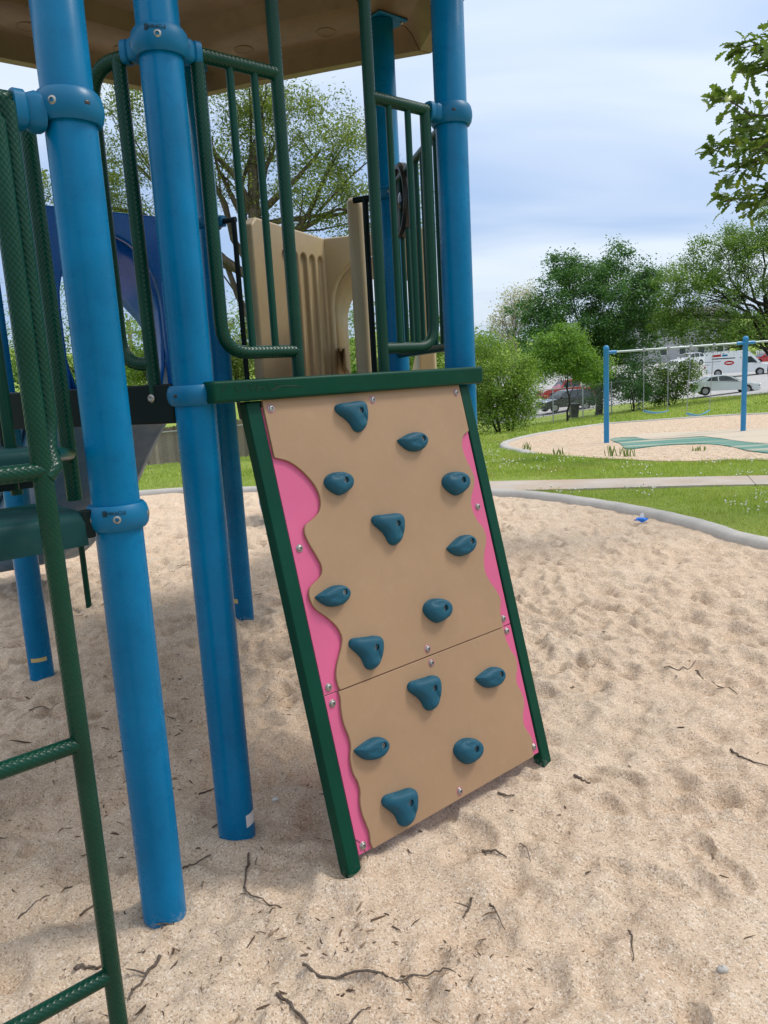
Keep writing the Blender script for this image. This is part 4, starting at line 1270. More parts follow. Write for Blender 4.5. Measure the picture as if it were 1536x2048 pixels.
# rounded light blue plastic piece peeking out behind the wall
tq = stand(558, 8.6)
tb = thing('play_tub', 'light blue rounded plastic edge peeking out behind the climbing wall', 'play tub', (tq.x, tq.y, 0))
obj('tub', MB().lathe([(.20, -.1), (.30, .02), (.335, .20), (.33, .36), (.30, .40), (.285, .36), (.28, .1), (0, .06)], (tq.x, tq.y, 0), n=36), m_swing, tb, smooth=60)
obj('rim', MB().lathe([(.335, .355), (.345, .375), (.335, .405), (.30, .415), (.29, .40)], (tq.x, tq.y, 0), n=36, close=True), m_swing, tb, smooth=60)

# ----------------------------------------------------------------------------
# swing set
# ----------------------------------------------------------------------------
s1 = on_ground(1213, 888); s2 = on_ground(1486, 866)
sv = (s2 - s1); sv.z = 0; bay = sv.length; sv.normalize()
sw = thing('swing_set', 'light blue swing set with two belt swings over the far sand pit', 'swing set', tuple(s1))
ztop1 = at(1213, 700, s1.y).z; ztop2 = at(1487, 681, s2.y).z
posts = [(s1, ztop1), (s2, ztop2), (s2 + sv * bay, ztop2 + (ztop2 - ztop1))]
for p, zt in posts:
    r_ = .060
    obj('post', MB().lathe([(r_, p.z - .4), (r_, zt), (r_ * 1.08, zt + .005), (r_ * 1.08, zt + .04), (r_ * .9, zt + .075), (r_ * .5, zt + .098), (0, zt + .105)], (p.x, p.y, 0), n=28), m_swing, sw, smooth=50)
for (p, za), (q, zb) in zip(posts[:-1], posts[1:]):
    a = Vector((p.x, p.y, za - .055)); b = Vector((q.x, q.y, zb - .055)); dv = (b - a).normalized()
    obj('top_bar', MB().tube([a, b], .024, 14), m_bar, sw)
    for e, s in ((a, 1), (b, -1)):
        obj('bar_socket', MB().tube([e, e + dv * (s * .24)], .040, 14), m_swing, sw)
ba = Vector((s1.x, s1.y, ztop1 - .083)); bb = Vector((s2.x, s2.y, ztop2 - .083))
def swing(f0, f1, sag, tilt, zs0, zs1):
    a = ba.lerp(bb, f0); b = ba.lerp(bb, f1)
    pa = Vector((a.x, a.y, zs0)); pb = Vector((b.x, b.y, zs1))
    back = Vector((-sv.y, sv.x, 0)) * tilt
    for t, bt in ((a, pa + back), (b, pb + back)):
        obj('hanger', MB().box(t + Vector((0, 0, .03)), (.05, .075, .085), sv, (-sv.y, sv.x, 0), (0, 0, 1)), m_red if False else m_galv, sw, bevel=.01)
        mb = MB(); n = 34
        for k in range(n):                             # chain links
            c = t.lerp(bt, (k + .5) / n); ax = sv if k % 2 else Vector((-sv.y, sv.x, 0))
            hl_ = (t - bt).length / n * .68
            mb.tube([c + Vector((0, 0, hl_)) , c + ax * .010 + Vector((0, 0, hl_ * .6)), c + ax * .010 - Vector((0, 0, hl_ * .6)), c - Vector((0, 0, hl_)), c - ax * .010 - Vector((0, 0, hl_ * .6)), c - ax * .010 + Vector((0, 0, hl_ * .6)), c + Vector((0, 0, hl_))], .0035, 5, False)
        obj('chain', mb, m_galv, sw, props={'kind': 'stuff'})
    rows = []
    for i in range(15):
        f = i / 14; c = (pa + back).lerp(pb + back, f) - Vector((0, 0, sag * (1 - (2 * f - 1) ** 2)))
        w_ = .075 * (.55 + .45 * min(1, 6 * min(f, 1 - f)))
        sd2 = Vector((-sv.y, sv.x, 0)); tl_ = Vector((0, 0, .35))
        rows.append([c - sd2 * w_ + tl_ * w_, c + Vector((0, 0, 0)), c + sd2 * w_ - tl_ * w_ * .3])
    o = obj('belt_seat', MB().grid(rows), m_swingseat, sw, smooth=60)
    s = o.modifiers.new('solid', 'SOLIDIFY'); s.thickness = .014
def zpx(f, py): 
    p = s1.lerp(s2, f); 
    from_px = 1213 + f * 273
    return at(from_px, py, p.y).z
swing(.262, .435, .05, 0.0, zpx(.262, 823), zpx(.435, 823))
swing(.597, .765, .085, .12, zpx(.597, 828), zpx(.765, 822))

# ----------------------------------------------------------------------------
# vehicles
# ----------------------------------------------------------------------------
def car(name, label, cat, loc, yaw, pm, kind='sedan', group=None, scale=1.0):
    """nose along local +x; yaw turns it; parts are built in place"""
    t = thing(name, label, cat, tuple(loc), group)
    cy, sy = math.cos(yaw), math.sin(yaw)
    X_ = Vector((cy, sy, 0)); Y_ = Vector((-sy, cy, 0)); Zv = Vector((0, 0, 1)); O = Vector(loc)
    # keep the body on the slope of the ground
    def w(x, y, z): return O + X_ * (x * scale) + Y_ * (y * scale) + Zv * (z * scale)
    if kind == 'sedan':
        Lh, W_, wr, fx, rx = 2.40, .90, .33, 1.48, -1.36
        low = [(-2.36, .42), (-2.40, .62), (-2.34, .98), (-1.75, 1.02), (-.6, .99), (.9, .93), (1.7, .82), (2.22, .68), (2.40, .52), (2.38, .28), (2.1, .20), (-2.1, .22)]
        cab = [(-1.95, 1.00), (-1.15, 1.36), (-.6, 1.43), (-.05, 1.44), (.35, 1.38), (1.20, .93)]
        wins = [[(-1.28, 1.06), (-1.02, 1.29), (-.52, 1.36), (-.50, 1.02)], [(-.42, 1.02), (-.44, 1.37), (.0, 1.37), (.32, 1.30), (.86, .98)]]
        ws = ((1.14, .97), (.38, 1.36)); rw = ((-1.85, 1.06), (-1.2, 1.34))
    elif kind == 'suv':
        Lh, W_, wr, fx, rx = 2.35, .93, .37, 1.42, -1.38
        low = [(-2.32, .46), (-2.35, .75), (-2.28, 1.10), (-1.0, 1.12), (.8, 1.08), (1.6, 1.00), (2.2, .88), (2.35, .68), (2.33, .36), (2.1, .26), (-2.1, .28)]
        cab = [(-2.24, 1.10), (-1.95, 1.60), (-1.3, 1.70), (-.2, 1.72), (.25, 1.64), (1.10, 1.08)]
        wins = [[(-2.0, 1.18), (-1.82, 1.54), (-1.25, 1.60), (-1.25, 1.14)], [(-1.15, 1.14), (-1.15, 1.61), (-.35, 1.64), (-.35, 1.12)], [(-.27, 1.12), (-.27, 1.64), (.15, 1.57), (.82, 1.12)]]
        ws = ((1.02, 1.12), (.30, 1.62)); rw = ((-2.22, 1.2), (-2.0, 1.56))
    elif kind == 'van':
        Lh, W_, wr, fx, rx = 3.05, 1.02, .38, 2.05, -1.75
        low = [(-3.02, .50), (-3.05, 1.25), (-2.0, 1.28), (1.0, 1.28), (1.9, 1.25), (2.75, 1.14), (3.0, 1.0), (3.08, .62), (3.05, .36), (2.7, .30), (-2.8, .34)]
        cab = [(-3.02, 1.26), (-2.98, 2.38), (-2.85, 2.50), (.6, 2.54), (1.05, 2.40), (1.45, 2.05), (2.12, 1.24)]
        wins = [[(.70, 1.30), (.70, 1.90), (1.22, 1.90), (1.80, 1.30)]]
        ws = ((2.05, 1.28), (1.42, 2.02)); rw = None
    else:                                              # pickup
        Lh, W_, wr, fx, rx = 2.75, .98, .40, 1.75, -1.65
        low = [(-2.75, .52), (-2.75, 1.12), (-.75, 1.12), (1.0, 1.12), (2.2, 1.08), (2.7, .98), (2.76, .6), (2.6, .38), (-2.6, .40)]
        cab = [(-.85, 1.10), (-.75, 1.75), (-.3, 1.86), (.35, 1.84), (.6, 1.76), (1.15, 1.10)]
        wins = [[(-.68, 1.18), (-.62, 1.70), (.0, 1.76), (.0, 1.16)], [(.08, 1.16), (.08, 1.76), (.48, 1.70), (.92, 1.16)]]
        ws = ((1.08, 1.16), (.62, 1.72)); rw = ((-.82, 1.2), (-.74, 1.68))
    # lower body: outline with wheel arches, ends pulled in
    arcs = []
    bot = [p for p in low]
    i_low = len(bot)
    outl = bot[:-1]
    zb = bot[-1][1]
    def archpts(cx): return [(cx + (wr + .06) * math.cos(a), max(wr + (wr + .06) * math.sin(a), zb)) for a in [math.pi * k / 10 for k in range(11)]]
    poly = outl[:-1] + [outl[-1]] + archpts(fx) + archpts(rx) + [bot[-1]]
    ny = 7; rows = []
    for k in range(ny):
        f = -1 + 2 * k / (ny - 1); y = W_ * math.copysign(1 - (1 - abs(f)) ** 1.0, f)
        inset = .10 * abs(f) ** 4
        rows.append([w(px * (1 - inset * .55 * (abs(px) / Lh) ** 3), y * (1 - .05 * max(0, (pz - .6)) - .10 * max(0, .45 - pz)), pz - (.03 * abs(f) ** 3 if pz > .8 else 0)) for px, pz in poly])
    mb = MB().grid(rows, True); n = len(poly)
    mb.f.append(list(range(n))[::-1]); mb.uv.append(None); mb.f.append([(ny - 1) * n + k for k in range(n)]); mb.uv.append(None)
    body = obj('body', mb, pm, t, smooth=38)
    # cabin
    rows = []
    for k in range(ny):
        f = -1 + 2 * k / (ny - 1)
        taper = .10 if kind == 'van' else .22
        zt = max(z for _, z in cab); z0 = cab[0][1]
        rows.append([w(px, f * (W_ - .035) * (1 - taper * max(0, (pz - z0)) / (zt - z0) * .9), pz - .02 * f * f * (pz > z0 + .05)) for px, pz in cab])
    mb = MB().grid(rows); n = len(cab)
    mb.f.append([k for k in range(n)]); mb.uv.append(None); mb.f.append([(ny - 1) * n + k for k in range(n - 1, -1, -1)]); mb.uv.append(None)
    obj('cabin', mb, pm, t, smooth=38)
    zt = max(z for _, z in cab); z0 = cab[0][1]; taper = .10 if kind == 'van' else .22
    def yside(z): return (W_ - .035) * (1 - taper * max(0, z - z0) / (zt - z0) * .9) + .006
    for s in (-1, 1):
        for wn_ in wins:
            mb = MB(); pts = [w(x, s * yside(z), z) for x, z in wn_]; pin = [w(x, s * (yside(z) - .03), z) for x, z in wn_]
            n = len(pts); mb.add(pts + pin, [list(range(n)) if s < 0 else list(range(n))[::-1]] + [(k, (k + 1) % n, n + (k + 1) % n, n + k) for k in range(n)])
            obj('window', mb, m_glass, t)
        for cx in (fx, rx):
            cpos = w(cx, s * (W_ - .11), wr)
            ax = Y_ * s
            wh = obj('wheel', MB().lathe([(wr * .62 * scale, -.11 * scale), (wr * .9 * scale, -.11 * scale), (wr * scale, -.06 * scale), (wr * scale, .06 * scale), (wr * .93 * scale, .10 * scale), (wr * .66 * scale, .105 * scale), (wr * .64 * scale, .06 * scale), (0, .05 * scale)], cpos, ax, 24), m_tyre, t, smooth=40)
            rim = MB().lathe([(wr * .63 * scale, .075 * scale), (wr * .58 * scale, .085 * scale), (wr * .56 * scale, .06 * scale), (wr * .18 * scale, .06 * scale), (wr * .14 * scale, .09 * scale), (0, .09 * scale)], cpos, ax, 20)
            for q in range(5):
                a = 2 * math.pi * q / 5; dr = X_ * math.cos(a) + Zv * math.sin(a)
                rim.box(cpos + ax * (.075 * scale) + dr * (wr * .38 * scale), (wr * .45 * scale, wr * .14 * scale, .03 * scale), dr, ax.cross(dr), ax)
            obj('rim', rim, m_galv, wh)
        hz = {'sedan': .66, 'suv': .84, 'van': .98, 'truck': .92}[kind]
        obj('headlight', MB().box(w(Lh - .16, s * (W_ - .24), hz), (.26 * scale, .36 * scale, .14 * scale), X_, Y_, Zv), m_lamp_clear, t, bevel=.04 * scale)
        obj('tail_light', MB().box(w(-Lh + .06, s * (W_ - .20), {'sedan': .84, 'suv': 1.0, 'van': 1.0, 'truck': 1.0}[kind]), (.14 * scale, .32 * scale, .16 * scale), X_, Y_, Zv), m_lamp_red, t, bevel=.03 * scale)
        obj('side_mirror', MB().box(w({'sedan': .80, 'suv': .78, 'van': 1.62, 'truck': .9}[kind], s * (W_ + .06), z0 + .08), (.12 * scale, .20 * scale, .15 * scale), X_, Y_, Zv), pm if kind != 'van' else m_black, t, bevel=.03 * scale)
    for gl_ in (ws, rw):
        if not gl_: continue
        (xa, za), (xb, zb_) = gl_
        sgn = 1 if xa > 0 else -1
        nx_, nz_ = (zb_ - za), (xa - xb); ln = math.hypot(nx_, nz_); nx_, nz_ = abs(nx_) / ln * sgn, abs(nz_) / ln
        mb = MB(); o_ = .012
        pts = [w(xa + nx_ * o_, -yside(za) * .90, za + nz_ * o_), w(xa + nx_ * o_, yside(za) * .90, za + nz_ * o_), w(xb + nx_ * o_, yside(zb_) * .90, zb_ + nz_ * o_), w(xb + nx_ * o_, -yside(zb_) * .90, zb_ + nz_ * o_)]
        pin = [p - (X_ * nx_ + Zv * nz_) * .03 for p in pts]
        mb.add(pts + pin, [(0, 1, 2, 3)] + [(k, (k + 1) % 4, 4 + (k + 1) % 4, 4 + k) for k in range(4)])
        obj('windscreen' if gl_ is ws else 'rear_window', mb, m_glass, t)
    obj('bumper', MB().box(w(Lh - .03, 0, .42), (.16 * scale, 1.55 * W_ * scale, .16 * scale), X_, Y_, Zv), m_black if kind in ('van', 'suv', 'truck') else pm, t, bevel=.05 * scale)
    obj('grille', MB().box(w(Lh - .02, 0, {'sedan': .55, 'suv': .74, 'van': .84, 'truck': .78}[kind]), (.10 * scale, 1.0 * W_ * scale, .20 * scale), X_, Y_, Zv), m_black, t, bevel=.03 * scale)
    return t, w, X_, Y_, yside

pc = stand(1447, 57.5)
car('parked_car', 'pearl silver sedan parked side-on at the edge of the lot', 'car', pc + Vector((0, 0, .03)), R(-14), m_carsilver, 'sedan')
pv = stand(1474, 78)
van, vw, vX, vY, ysd = car('parked_van', 'white cargo van with red markings on its side', 'van', pv + Vector((0, 0, .03)), R(-24), m_carwhite, 'van')
def van_mark(name, pts, mat):
    mb = MB(); n = len(pts)
    a = [vw(x, -(1.02 - .035) * (1 - .10 * max(0, z - 1.26) / 1.28 * .9) - .012, z) for x, z in pts]
    b = [p + vY * .02 for p in a]
    mb.add(a + b, [list(range(n))] + [(k, (k + 1) % n, n + (k + 1) % n, n + k) for k in range(n)]); obj(name, mb, mat, van)
def ring_pts(cx, cz, rx, rz, n=20): return [(cx + rx * math.cos(2 * math.pi * k / n), cz + rz * math.sin(2 * math.pi * k / n)) for k in range(n)]
el = ring_pts(-.75, 1.36, .46, .22); van_mark('red_oval', el, m_carred)
van_mark('white_stroke', ring_pts(-.75, 1.36, .34, .055), m_carwhite)
van_mark('red_panel', [(-2.3, 1.98), (-1.5, 2.02), (-1.5, 2.24), (-2.3, 2.20)], m_carred)
van_mark('blue_panel', [(-1.4, 2.02), (-.9, 2.04), (-.9, 2.20), (-1.4, 2.20)], m_post)
van_mark('dark_strip', [(-2.35, 1.76), (-.2, 1.78), (-.2, 1.87), (-2.35, 1.86)], m_black)
van_mark('thin_strip', [(-2.95, 1.50), (-1.5, 1.52), (-1.5, 1.55), (-2.95, 1.54)], m_black)
pd_ = stand(1130, 63)
car('parked_car', 'dark grey SUV parked behind the chain-link fence', 'car', pd_ + Vector((0, 0, .05)), R(196), m_cardark, 'suv')
pr_ = stand(1135, 69)
car('parked_truck', 'red pickup truck behind the dark grey SUV', 'truck', pr_ + Vector((0, 0, .40)), R(190), m_carred, 'truck')
for px, dd_, lab, km, yw, dz in ((1350, 92, 'white hatchback at the far end of the lot, left of the van', 'suv', R(215), 0), (1376, 104, 'white box-backed car behind the white hatchback', 'suv', R(205), .3), (1530, 96, 'red car half out of frame beyond the van', 'sedan', R(190), 0)):
    p = stand(px, dd_)
    car('parked_car', lab, 'car', p + Vector((0, 0, dz)), yw, m_carred if 'red' in lab else m_carwhite, km)

# ----------------------------------------------------------------------------
# trees and shrubs
# ----------------------------------------------------------------------------
def leaf_cloud(name, C, spread, per, size, seed, flat=.75, aspect=.55, droop=0.0):
    """many small leaf faces round clump centres C (n,3); spread (n,) clump radius"""
    g = np.random.default_rng(seed)
    n = len(C) * per
    ctr = np.repeat(C, per, 0); sp = np.repeat(spread, per)[:, None]
    p = ctr + g.normal(0, 1, (n, 3)) * sp * np.array([.5, .5, .5 * flat])
    nrm = g.normal(0, 1, (n, 3)); nrm[:, 2] = np.abs(nrm[:, 2]) + .45; nrm /= np.linalg.norm(nrm, axis=1)[:, None]
    t = g.normal(0, 1, (n, 3)); t[:, 2] -= droop; t -= nrm * (t * nrm).sum(1)[:, None]; t /= np.linalg.norm(t, axis=1)[:, None]
    b = np.cross(nrm, t)
    s = (size * g.uniform(.55, 1.3, n))[:, None]
    V = np.stack([p - t * s * .5, p + b * s * aspect * .5 + nrm * s * .08, p + t * s * .55, p - b * s * aspect * .5 + nrm * s * .08], 1).reshape(-1, 3)
    F = np.arange(n * 4).reshape(-1, 4)
    return fast_mesh(name, V, F)

def limb(mb, a, b, r0, r1, g, bend=.15, n=6, sides=6):
    a, b = Vector(a), Vector(b); L_ = (b - a).length
    pts = []; off = Vector((g.uniform(-1, 1), g.uniform(-1, 1), g.uniform(-.2, 1))) * L_ * bend
    for i in range(n + 1):
        t = i / n
        pts.append(a.lerp(b, t) + off * math.sin(math.pi * t) * .6 + Vector((g.uniform(-1, 1), g.uniform(-1, 1), g.uniform(-1, 1))) * L_ * .025 * (0 < i < n))
    mb.tube(pts, [r0 + (r1 - r0) * (i / n) for i in range(n + 1)], sides)
    return pts

def tree(name, label, cat, base, trunk_top, tr, blobs, nclump, per, size, leaf_m, bark, seed, clump_r=.5, inner=.45, twigs=2, group=None, flat=.75, aspect=.55, droop=0., fork=.45, stems=1, limbs=None, lobes=3):
    """blobs: list of (centre, radii) in world space"""
    g = random.Random(seed); gn = np.random.default_rng(seed)
    base = Vector(base); top = Vector(trunk_top)
    t = thing(name, label, cat, tuple(base), group)
    mb = MB()
    blobs = list(blobs); n_main = len(blobs)
    for (c, r) in list(blobs):                         # ragged outline: small lobes on each mass
        for _ in range(lobes):
            dv_ = Vector((g.gauss(0, 1), g.gauss(0, 1), g.gauss(.35, 1))).normalized(); k_ = g.uniform(.22, .42)
            blobs.append((tuple(Vector(c) + Vector((dv_.x * r[0], dv_.y * r[1], dv_.z * r[2])) * g.uniform(.9, 1.12)), tuple(x * k_ for x in r)))
    vols = np.array([r[0] * r[1] * r[2] for _, r in blobs]) ** .75; vols /= vols.sum()
    C = []; 
    for (c, r), v in zip(blobs, vols):
        k = max(3, int(nclump * v))
        d = gn.normal(0, 1, (k, 3)); d /= np.linalg.norm(d, axis=1)[:, None]
        rad = inner + (1 - inner) * gn.uniform(0, 1, k) ** .6
        C.append(np.array(c) + d * rad[:, None] * np.array(r) * gn.uniform(.82, 1.12, (k, 1)))
    C = np.concatenate(C)
    C = C[C[:, 2] > base.z + .15]
    spread = clump_r * gn.uniform(.6, 1.35, len(C))
    for s in range(stems):
        off = Vector((g.uniform(-.5, .5), g.uniform(-.5, .5), 0)) * (0 if stems == 1 else 1)
        pts = limb(mb, base - Vector((0, 0, .3)) + off * .4, top + off * 1.2, tr * (1.25 if stems == 1 else .5), tr * .5, g, .05, 8, 10)
        if s == 0: main = pts
    mains = []
    for (c, r) in blobs[:n_main]:
        st_ = main[int(len(main) * (fork + (1 - fork) * g.random() * .9)) - 1] if len(main) > 2 else top
        mains.append(limb(mb, st_, Vector(c) + Vector((0, 0, r[2] * .2)), tr * (.40 if r[0] > .9 else .16), tr * .08, g, .12, 7, 7))
    for a_, b_, r_ in (limbs or []):
        mains.append(limb(mb, a_, b_, r_, r_ * .3, g, .10, 7, 7))
    for i in range(0, len(C), max(1, twigs)):
        bl = min(mains, key=lambda m: (m[-1] - Vector(C[i])).length)
        s_ = bl[g.randrange(max(1, len(bl) // 3), len(bl))]
        limb(mb, s_, Vector(C[i]), tr * .11, tr * .025, g, .12, 4, 4)
    obj('trunk', mb, bark, t, smooth=60)
    o = obj('crown', leaf_cloud('crown', C, spread, per, size, seed + 1, flat, aspect, droop), leaf_m, t, props={'kind': 'stuff'})
    return t

def T(px, py, d): return tuple(at(px, py, d))
def RR(px, d): return px * d / FPX

# big feathery tree behind the play structure
b0 = stand(545, 24)
D0 = 24
tree('tree', 'large feathery yellow-green tree rising behind the play structure', 'tree', b0, at(505, 330, D0), .30,
     [(T(430, 330, D0), (RR(150, D0), 1.9, RR(90, D0))), (T(560, 270, D0 + .5), (RR(130, D0), 2.0, RR(95, D0))), (T(640, 400, D0), (RR(120, D0), 1.8, RR(80, D0))), (T(250, 330, D0 + 1), (RR(110, D0), 1.7, RR(130, D0))), (T(250, 480, D0), (RR(90, D0), 1.5, RR(70, D0))), (T(760, 420, D0 + .5), (RR(110, D0), 1.5, RR(95, D0))), (T(500, 190, D0), (RR(110, D0), 1.6, RR(60, D0))), (T(690, 300, D0), (RR(60, D0), 1.2, RR(50, D0))), (T(330, 180, D0), (RR(120, D0), 1.6, RR(60, D0))), (T(130, 420, D0 + 1), (RR(100, D0), 1.5, RR(100, D0)))],
     620, 96, .10, m_locust, m_bark, 31, .46, .22, 14, None, .8, .42, .5, .35,
     limbs=[(at(512, 440, D0), at(390, 250, D0), .14), (at(512, 430, D0), at(640, 300, D0), .12), (at(515, 450, D0), at(700, 420, D0), .11), (at(508, 330, D0), at(520, 180, D0), .16), (at(640, 420, D0), at(740, 320, D0), .05)])
# bare twigs sticking out of its crown
# shrubs on the right
b = stand(1010, 30); 
tree('shrub', 'tall light green leafy bush beside the blue post and fence', 'shrub', b, at(1000, 780, 30), .10,
     [(T(985, 775, 30), (RR(72, 30), 1.3, RR(85, 30))), (T(1035, 795, 30), (RR(40, 30), 1.0, RR(58, 30))), (T(950, 760, 30.5), (RR(70, 30), 1.2, RR(75, 30))), (T(1020, 740, 30.5), (RR(45, 30), 1.0, RR(50, 30))), (T(900, 800, 31), (RR(80, 30), 1.2, RR(60, 30))), (T(985, 835, 29.6), (RR(80, 30), 1.1, RR(32, 30)))],
     330, 135, .088, m_bushleaf, m_bark_dk, 41, .40, .45, 6, stems=5, flat=.9)
# large dark maple
b = stand(1196, 51)
tree('tree', 'large dark green tree with a dense rounded crown behind the swing post', 'tree', b, at(1192, 640, 51), .20,
     [(T(1180, 620, 51), (RR(120, 51), 3.6, RR(85, 51))), (T(1130, 660, 51), (RR(95, 51), 3.2, RR(90, 51))), (T(1250, 640, 51.5), (RR(95, 51), 3.2, RR(90, 51))), (T(1150, 560, 51), (RR(70, 51), 2.4, RR(42, 51))), (T(1240, 550, 51), (RR(70, 51), 2.4, RR(38, 51))), (T(1240, 740, 50.5), (RR(85, 51), 2.6, RR(60, 51))), (T(1260, 775, 50), (RR(60, 51), 1.6, RR(24, 51))), (T(1300, 600, 52), (RR(55, 51), 2.2, RR(50, 51))), (T(1130, 535, 51), (RR(30, 51), 1.2, RR(22, 51))), (T(1238, 522, 51), (RR(26, 51), 1.0, RR(20, 51)))],
     430, 170, .160, m_darkleaf, m_bark_dk, 51, .66, .45, 5)
b = stand(1135, 41)
tree('tree', 'small bright green tree in front of the large dark one', 'tree', b, at(1135, 740, 41), .05,
     [(T(1130, 700, 41), (RR(50, 41), 1.5, RR(42, 41))), (T(1095, 730, 41), (RR(50, 41), 1.5, RR(36, 41))), (T(1165, 730, 41), (RR(45, 41), 1.4, RR(30, 41))), (T(1135, 672, 41), (RR(30, 41), 1.0, RR(20, 41))), (T(1180, 752, 40.5), (RR(32, 41), 1.0, RR(16, 41)))],
     210, 135, .115, m_lightleaf, m_bark_dk, 61, .45, .4, 4, lobes=2)
b = stand(1556, 46)
tree('tree', 'broad spreading tree with a dark trunk at the right edge above the parking lot', 'tree', b, at(1530, 590, 46), .24,
     [(T(1400, 600, 46), (RR(90, 46), 2.8, RR(60, 46))), (T(1480, 540, 46), (RR(95, 46), 3.0, RR(60, 46))), (T(1560, 520, 46), (RR(100, 46), 3.0, RR(75, 46))), (T(1400, 660, 45.5), (RR(85, 46), 2.6, RR(42, 46))), (T(1480, 660, 45), (RR(90, 46), 2.4, RR(42, 46))), (T(1440, 500, 46), (RR(60, 46), 2.0, RR(38, 46))), (T(1370, 560, 46), (RR(60, 46), 2.0, RR(45, 46))), (T(1600, 640, 46), (RR(100, 46), 2.6, RR(60, 46))), (T(1340, 640, 46), (RR(40, 46), 1.6, RR(35, 46))), (T(1520, 470, 46), (RR(60, 46), 1.8, RR(40, 46)))],
     370, 140, .135, m_oakfar, m_bark_dk, 71, .58, .35, 3, limbs=[(at(1545, 690, 46), at(1400, 655, 45), .12), (at(1548, 700, 46), at(1450, 700, 44), .10), (at(1530, 610, 46), at(1410, 560, 46), .12)])
b = stand(1025, 72)
tree('tree', 'pale nearly leafless tree beyond the dark green one', 'tree', b, at(1028, 660, 72), .20,
     [(T(1030, 620, 72), (RR(45, 72), 2.2, RR(45, 72))), (T(1005, 650, 72), (RR(30, 72), 1.6, RR(35, 72))), (T(1060, 600, 72), (RR(35, 72), 1.6, RR(35, 72)))],
     170, 26, .19, m_pale, m_wood, 81, .75, .3, 1)
b = stand(1345, 50)
tree('shrub', 'young twiggy green shrubs at the edge of the parking lot', 'shrub', b, at(1345, 765, 50), .06,
     [(T(1325, 765, 50), (RR(30, 50), 1.0, RR(38, 50))), (T(1365, 755, 50), (RR(28, 50), 1.0, RR(35, 50))), (T(1345, 785, 50), (RR(45, 50), 1.0, RR(20, 50))), (T(1385, 740, 50), (RR(14, 50), .6, RR(20, 50)))],
     150, 46, .14, m_oakfar, m_bark_dk, 91, .4, .4, 2, stems=4)
b = stand(1270, 46)
tree('shrub', 'thin saplings along the fence behind the swing seats', 'shrub', b, at(1272, 780, 46), .05,
     [(T(1265, 770, 46), (RR(26, 46), .8, RR(34, 46))), (T(1285, 790, 46), (RR(16, 46), .6, RR(24, 46)))],
     60, 40, .12, m_darkleaf, m_bark_dk, 93, .35, .4, 2, stems=4)
# low greenery closing the view behind the play structure
for k, (px, py, d, rx, rz, lab, mm) in enumerate(((300, 690, 36, 75, 70, 'green bush seen through the blue slide opening', m_bushleaf), (470, 690, 40, 60, 75, 'olive bush behind the large feathery tree trunk', m_locust), (735, 745, 60, 40, 32, 'distant green bush seen past the tan slide hood', m_lightleaf), (600, 640, 62, 170, 60, 'broad distant tree behind the tan slide hood', m_oakfar), (140, 640, 40, 150, 110, 'dark green tree behind the blue slide panel', m_oakfar), (860, 690, 44, 60, 70, 'green tree behind the barred guard', m_bushleaf))):
    b = stand(px, d)
    tree('shrub' if 'bush' in lab else 'tree', lab, 'shrub' if 'bush' in lab else 'tree', b, at(px, py, d), .12,
         [(T(px, py, d), (RR(rx, d), RR(rx, d) * .7, RR(rz, d))), (T(px - rx * .4, py + rz * .5, d), (RR(rx * .6, d), 1.0, RR(rz * .6, d))), (T(px + rx * .45, py + rz * .4, d), (RR(rx * .6, d), 1.0, RR(rz * .7, d))), (T(px, py + rz * 1.0, d), (RR(rx * .8, d), 1.0, RR(rz * .5, d)))],
         150, 50, .16 * d / 45, mm, m_bark_dk, 200 + k, RR(rx, d) * .22, .35, 6)
for k, (px, d, w_, h_) in enumerate(((-300, 120, 260, 70), (60, 130, 260, 80), (420, 130, 240, 70), (760, 135, 220, 60), (1150, 130, 220, 70), (1480, 140, 240, 85), (1800, 130, 240, 80))):
    b = stand(px, d)
    tree('tree', ('far tree line clump %s' % ('beyond the left fence', 'behind the blue slide', 'behind the feathery tree', 'behind the slide hood', 'behind the dark green tree', 'above the parking lot', 'past the right edge of the lot')[k]), 'tree', b, b + Vector((0, 0, 4)), .3,
         [(tuple(b + Vector((0, 0, 3.0))), (RR(w_, d), 4, 3.4)), (tuple(b + Vector((RR(w_, d) * .5, 1, 4.0))), (RR(w_ * .5, d), 4, 3.6)), (tuple(b + Vector((-RR(w_, d) * .5, 1, 3.4))), (RR(w_ * .5, d), 4, 3.2))],
         200, 34, .6, (m_oakfar, m_darkleaf, m_lightleaf)[k % 3], m_bark_dk, 300 + k, 1.9, .4, 8)

# near oak reaching in from the right: single lobed leaves
def oak_leaf_mesh():
    half = [(0, 0), (.010, .02), (.020, .035), (.014, .048), (.034, .064), (.020, .078), (.040, .098), (.022, .108), (.026, .126), (.010, .134), (0, .145)]
    vs = []; n = len(half)
    for x, y in half: vs.append((0, y, .012 * math.sin(y * 20)))
    for x, y in half: vs.append((x, y, .012 * math.sin(y * 20) + x * .35))
    for x, y in half: vs.append((-x, y, .012 * math.sin(y * 20) + x * .35))
    fs = []
    for i in range(n - 1):
        fs.append((i, n + i, n + i + 1, i + 1)); fs.append((i, i + 1, 2 * n + i + 1, 2 * n + i))
    me = MB().add(vs, fs).mesh('leaf'); finish(me, 60); me.materials.append(m_oaknear)
    return me
oleaf = oak_leaf_mesh()
ob = Vector((5.9, 7.9, 0)); ob.z = gz(5.9, 7.9)
oak = thing('oak_tree', 'near oak whose leafy branches hang in at the top right', 'tree', tuple(ob))
go = random.Random(5)
tk = MB()
trunk_pts = limb(tk, ob - Vector((0, 0, .3)), ob + Vector((.1, .1, 5.8)), .22, .12, go, .03, 8, 12)
DO = 7.0
tips = []
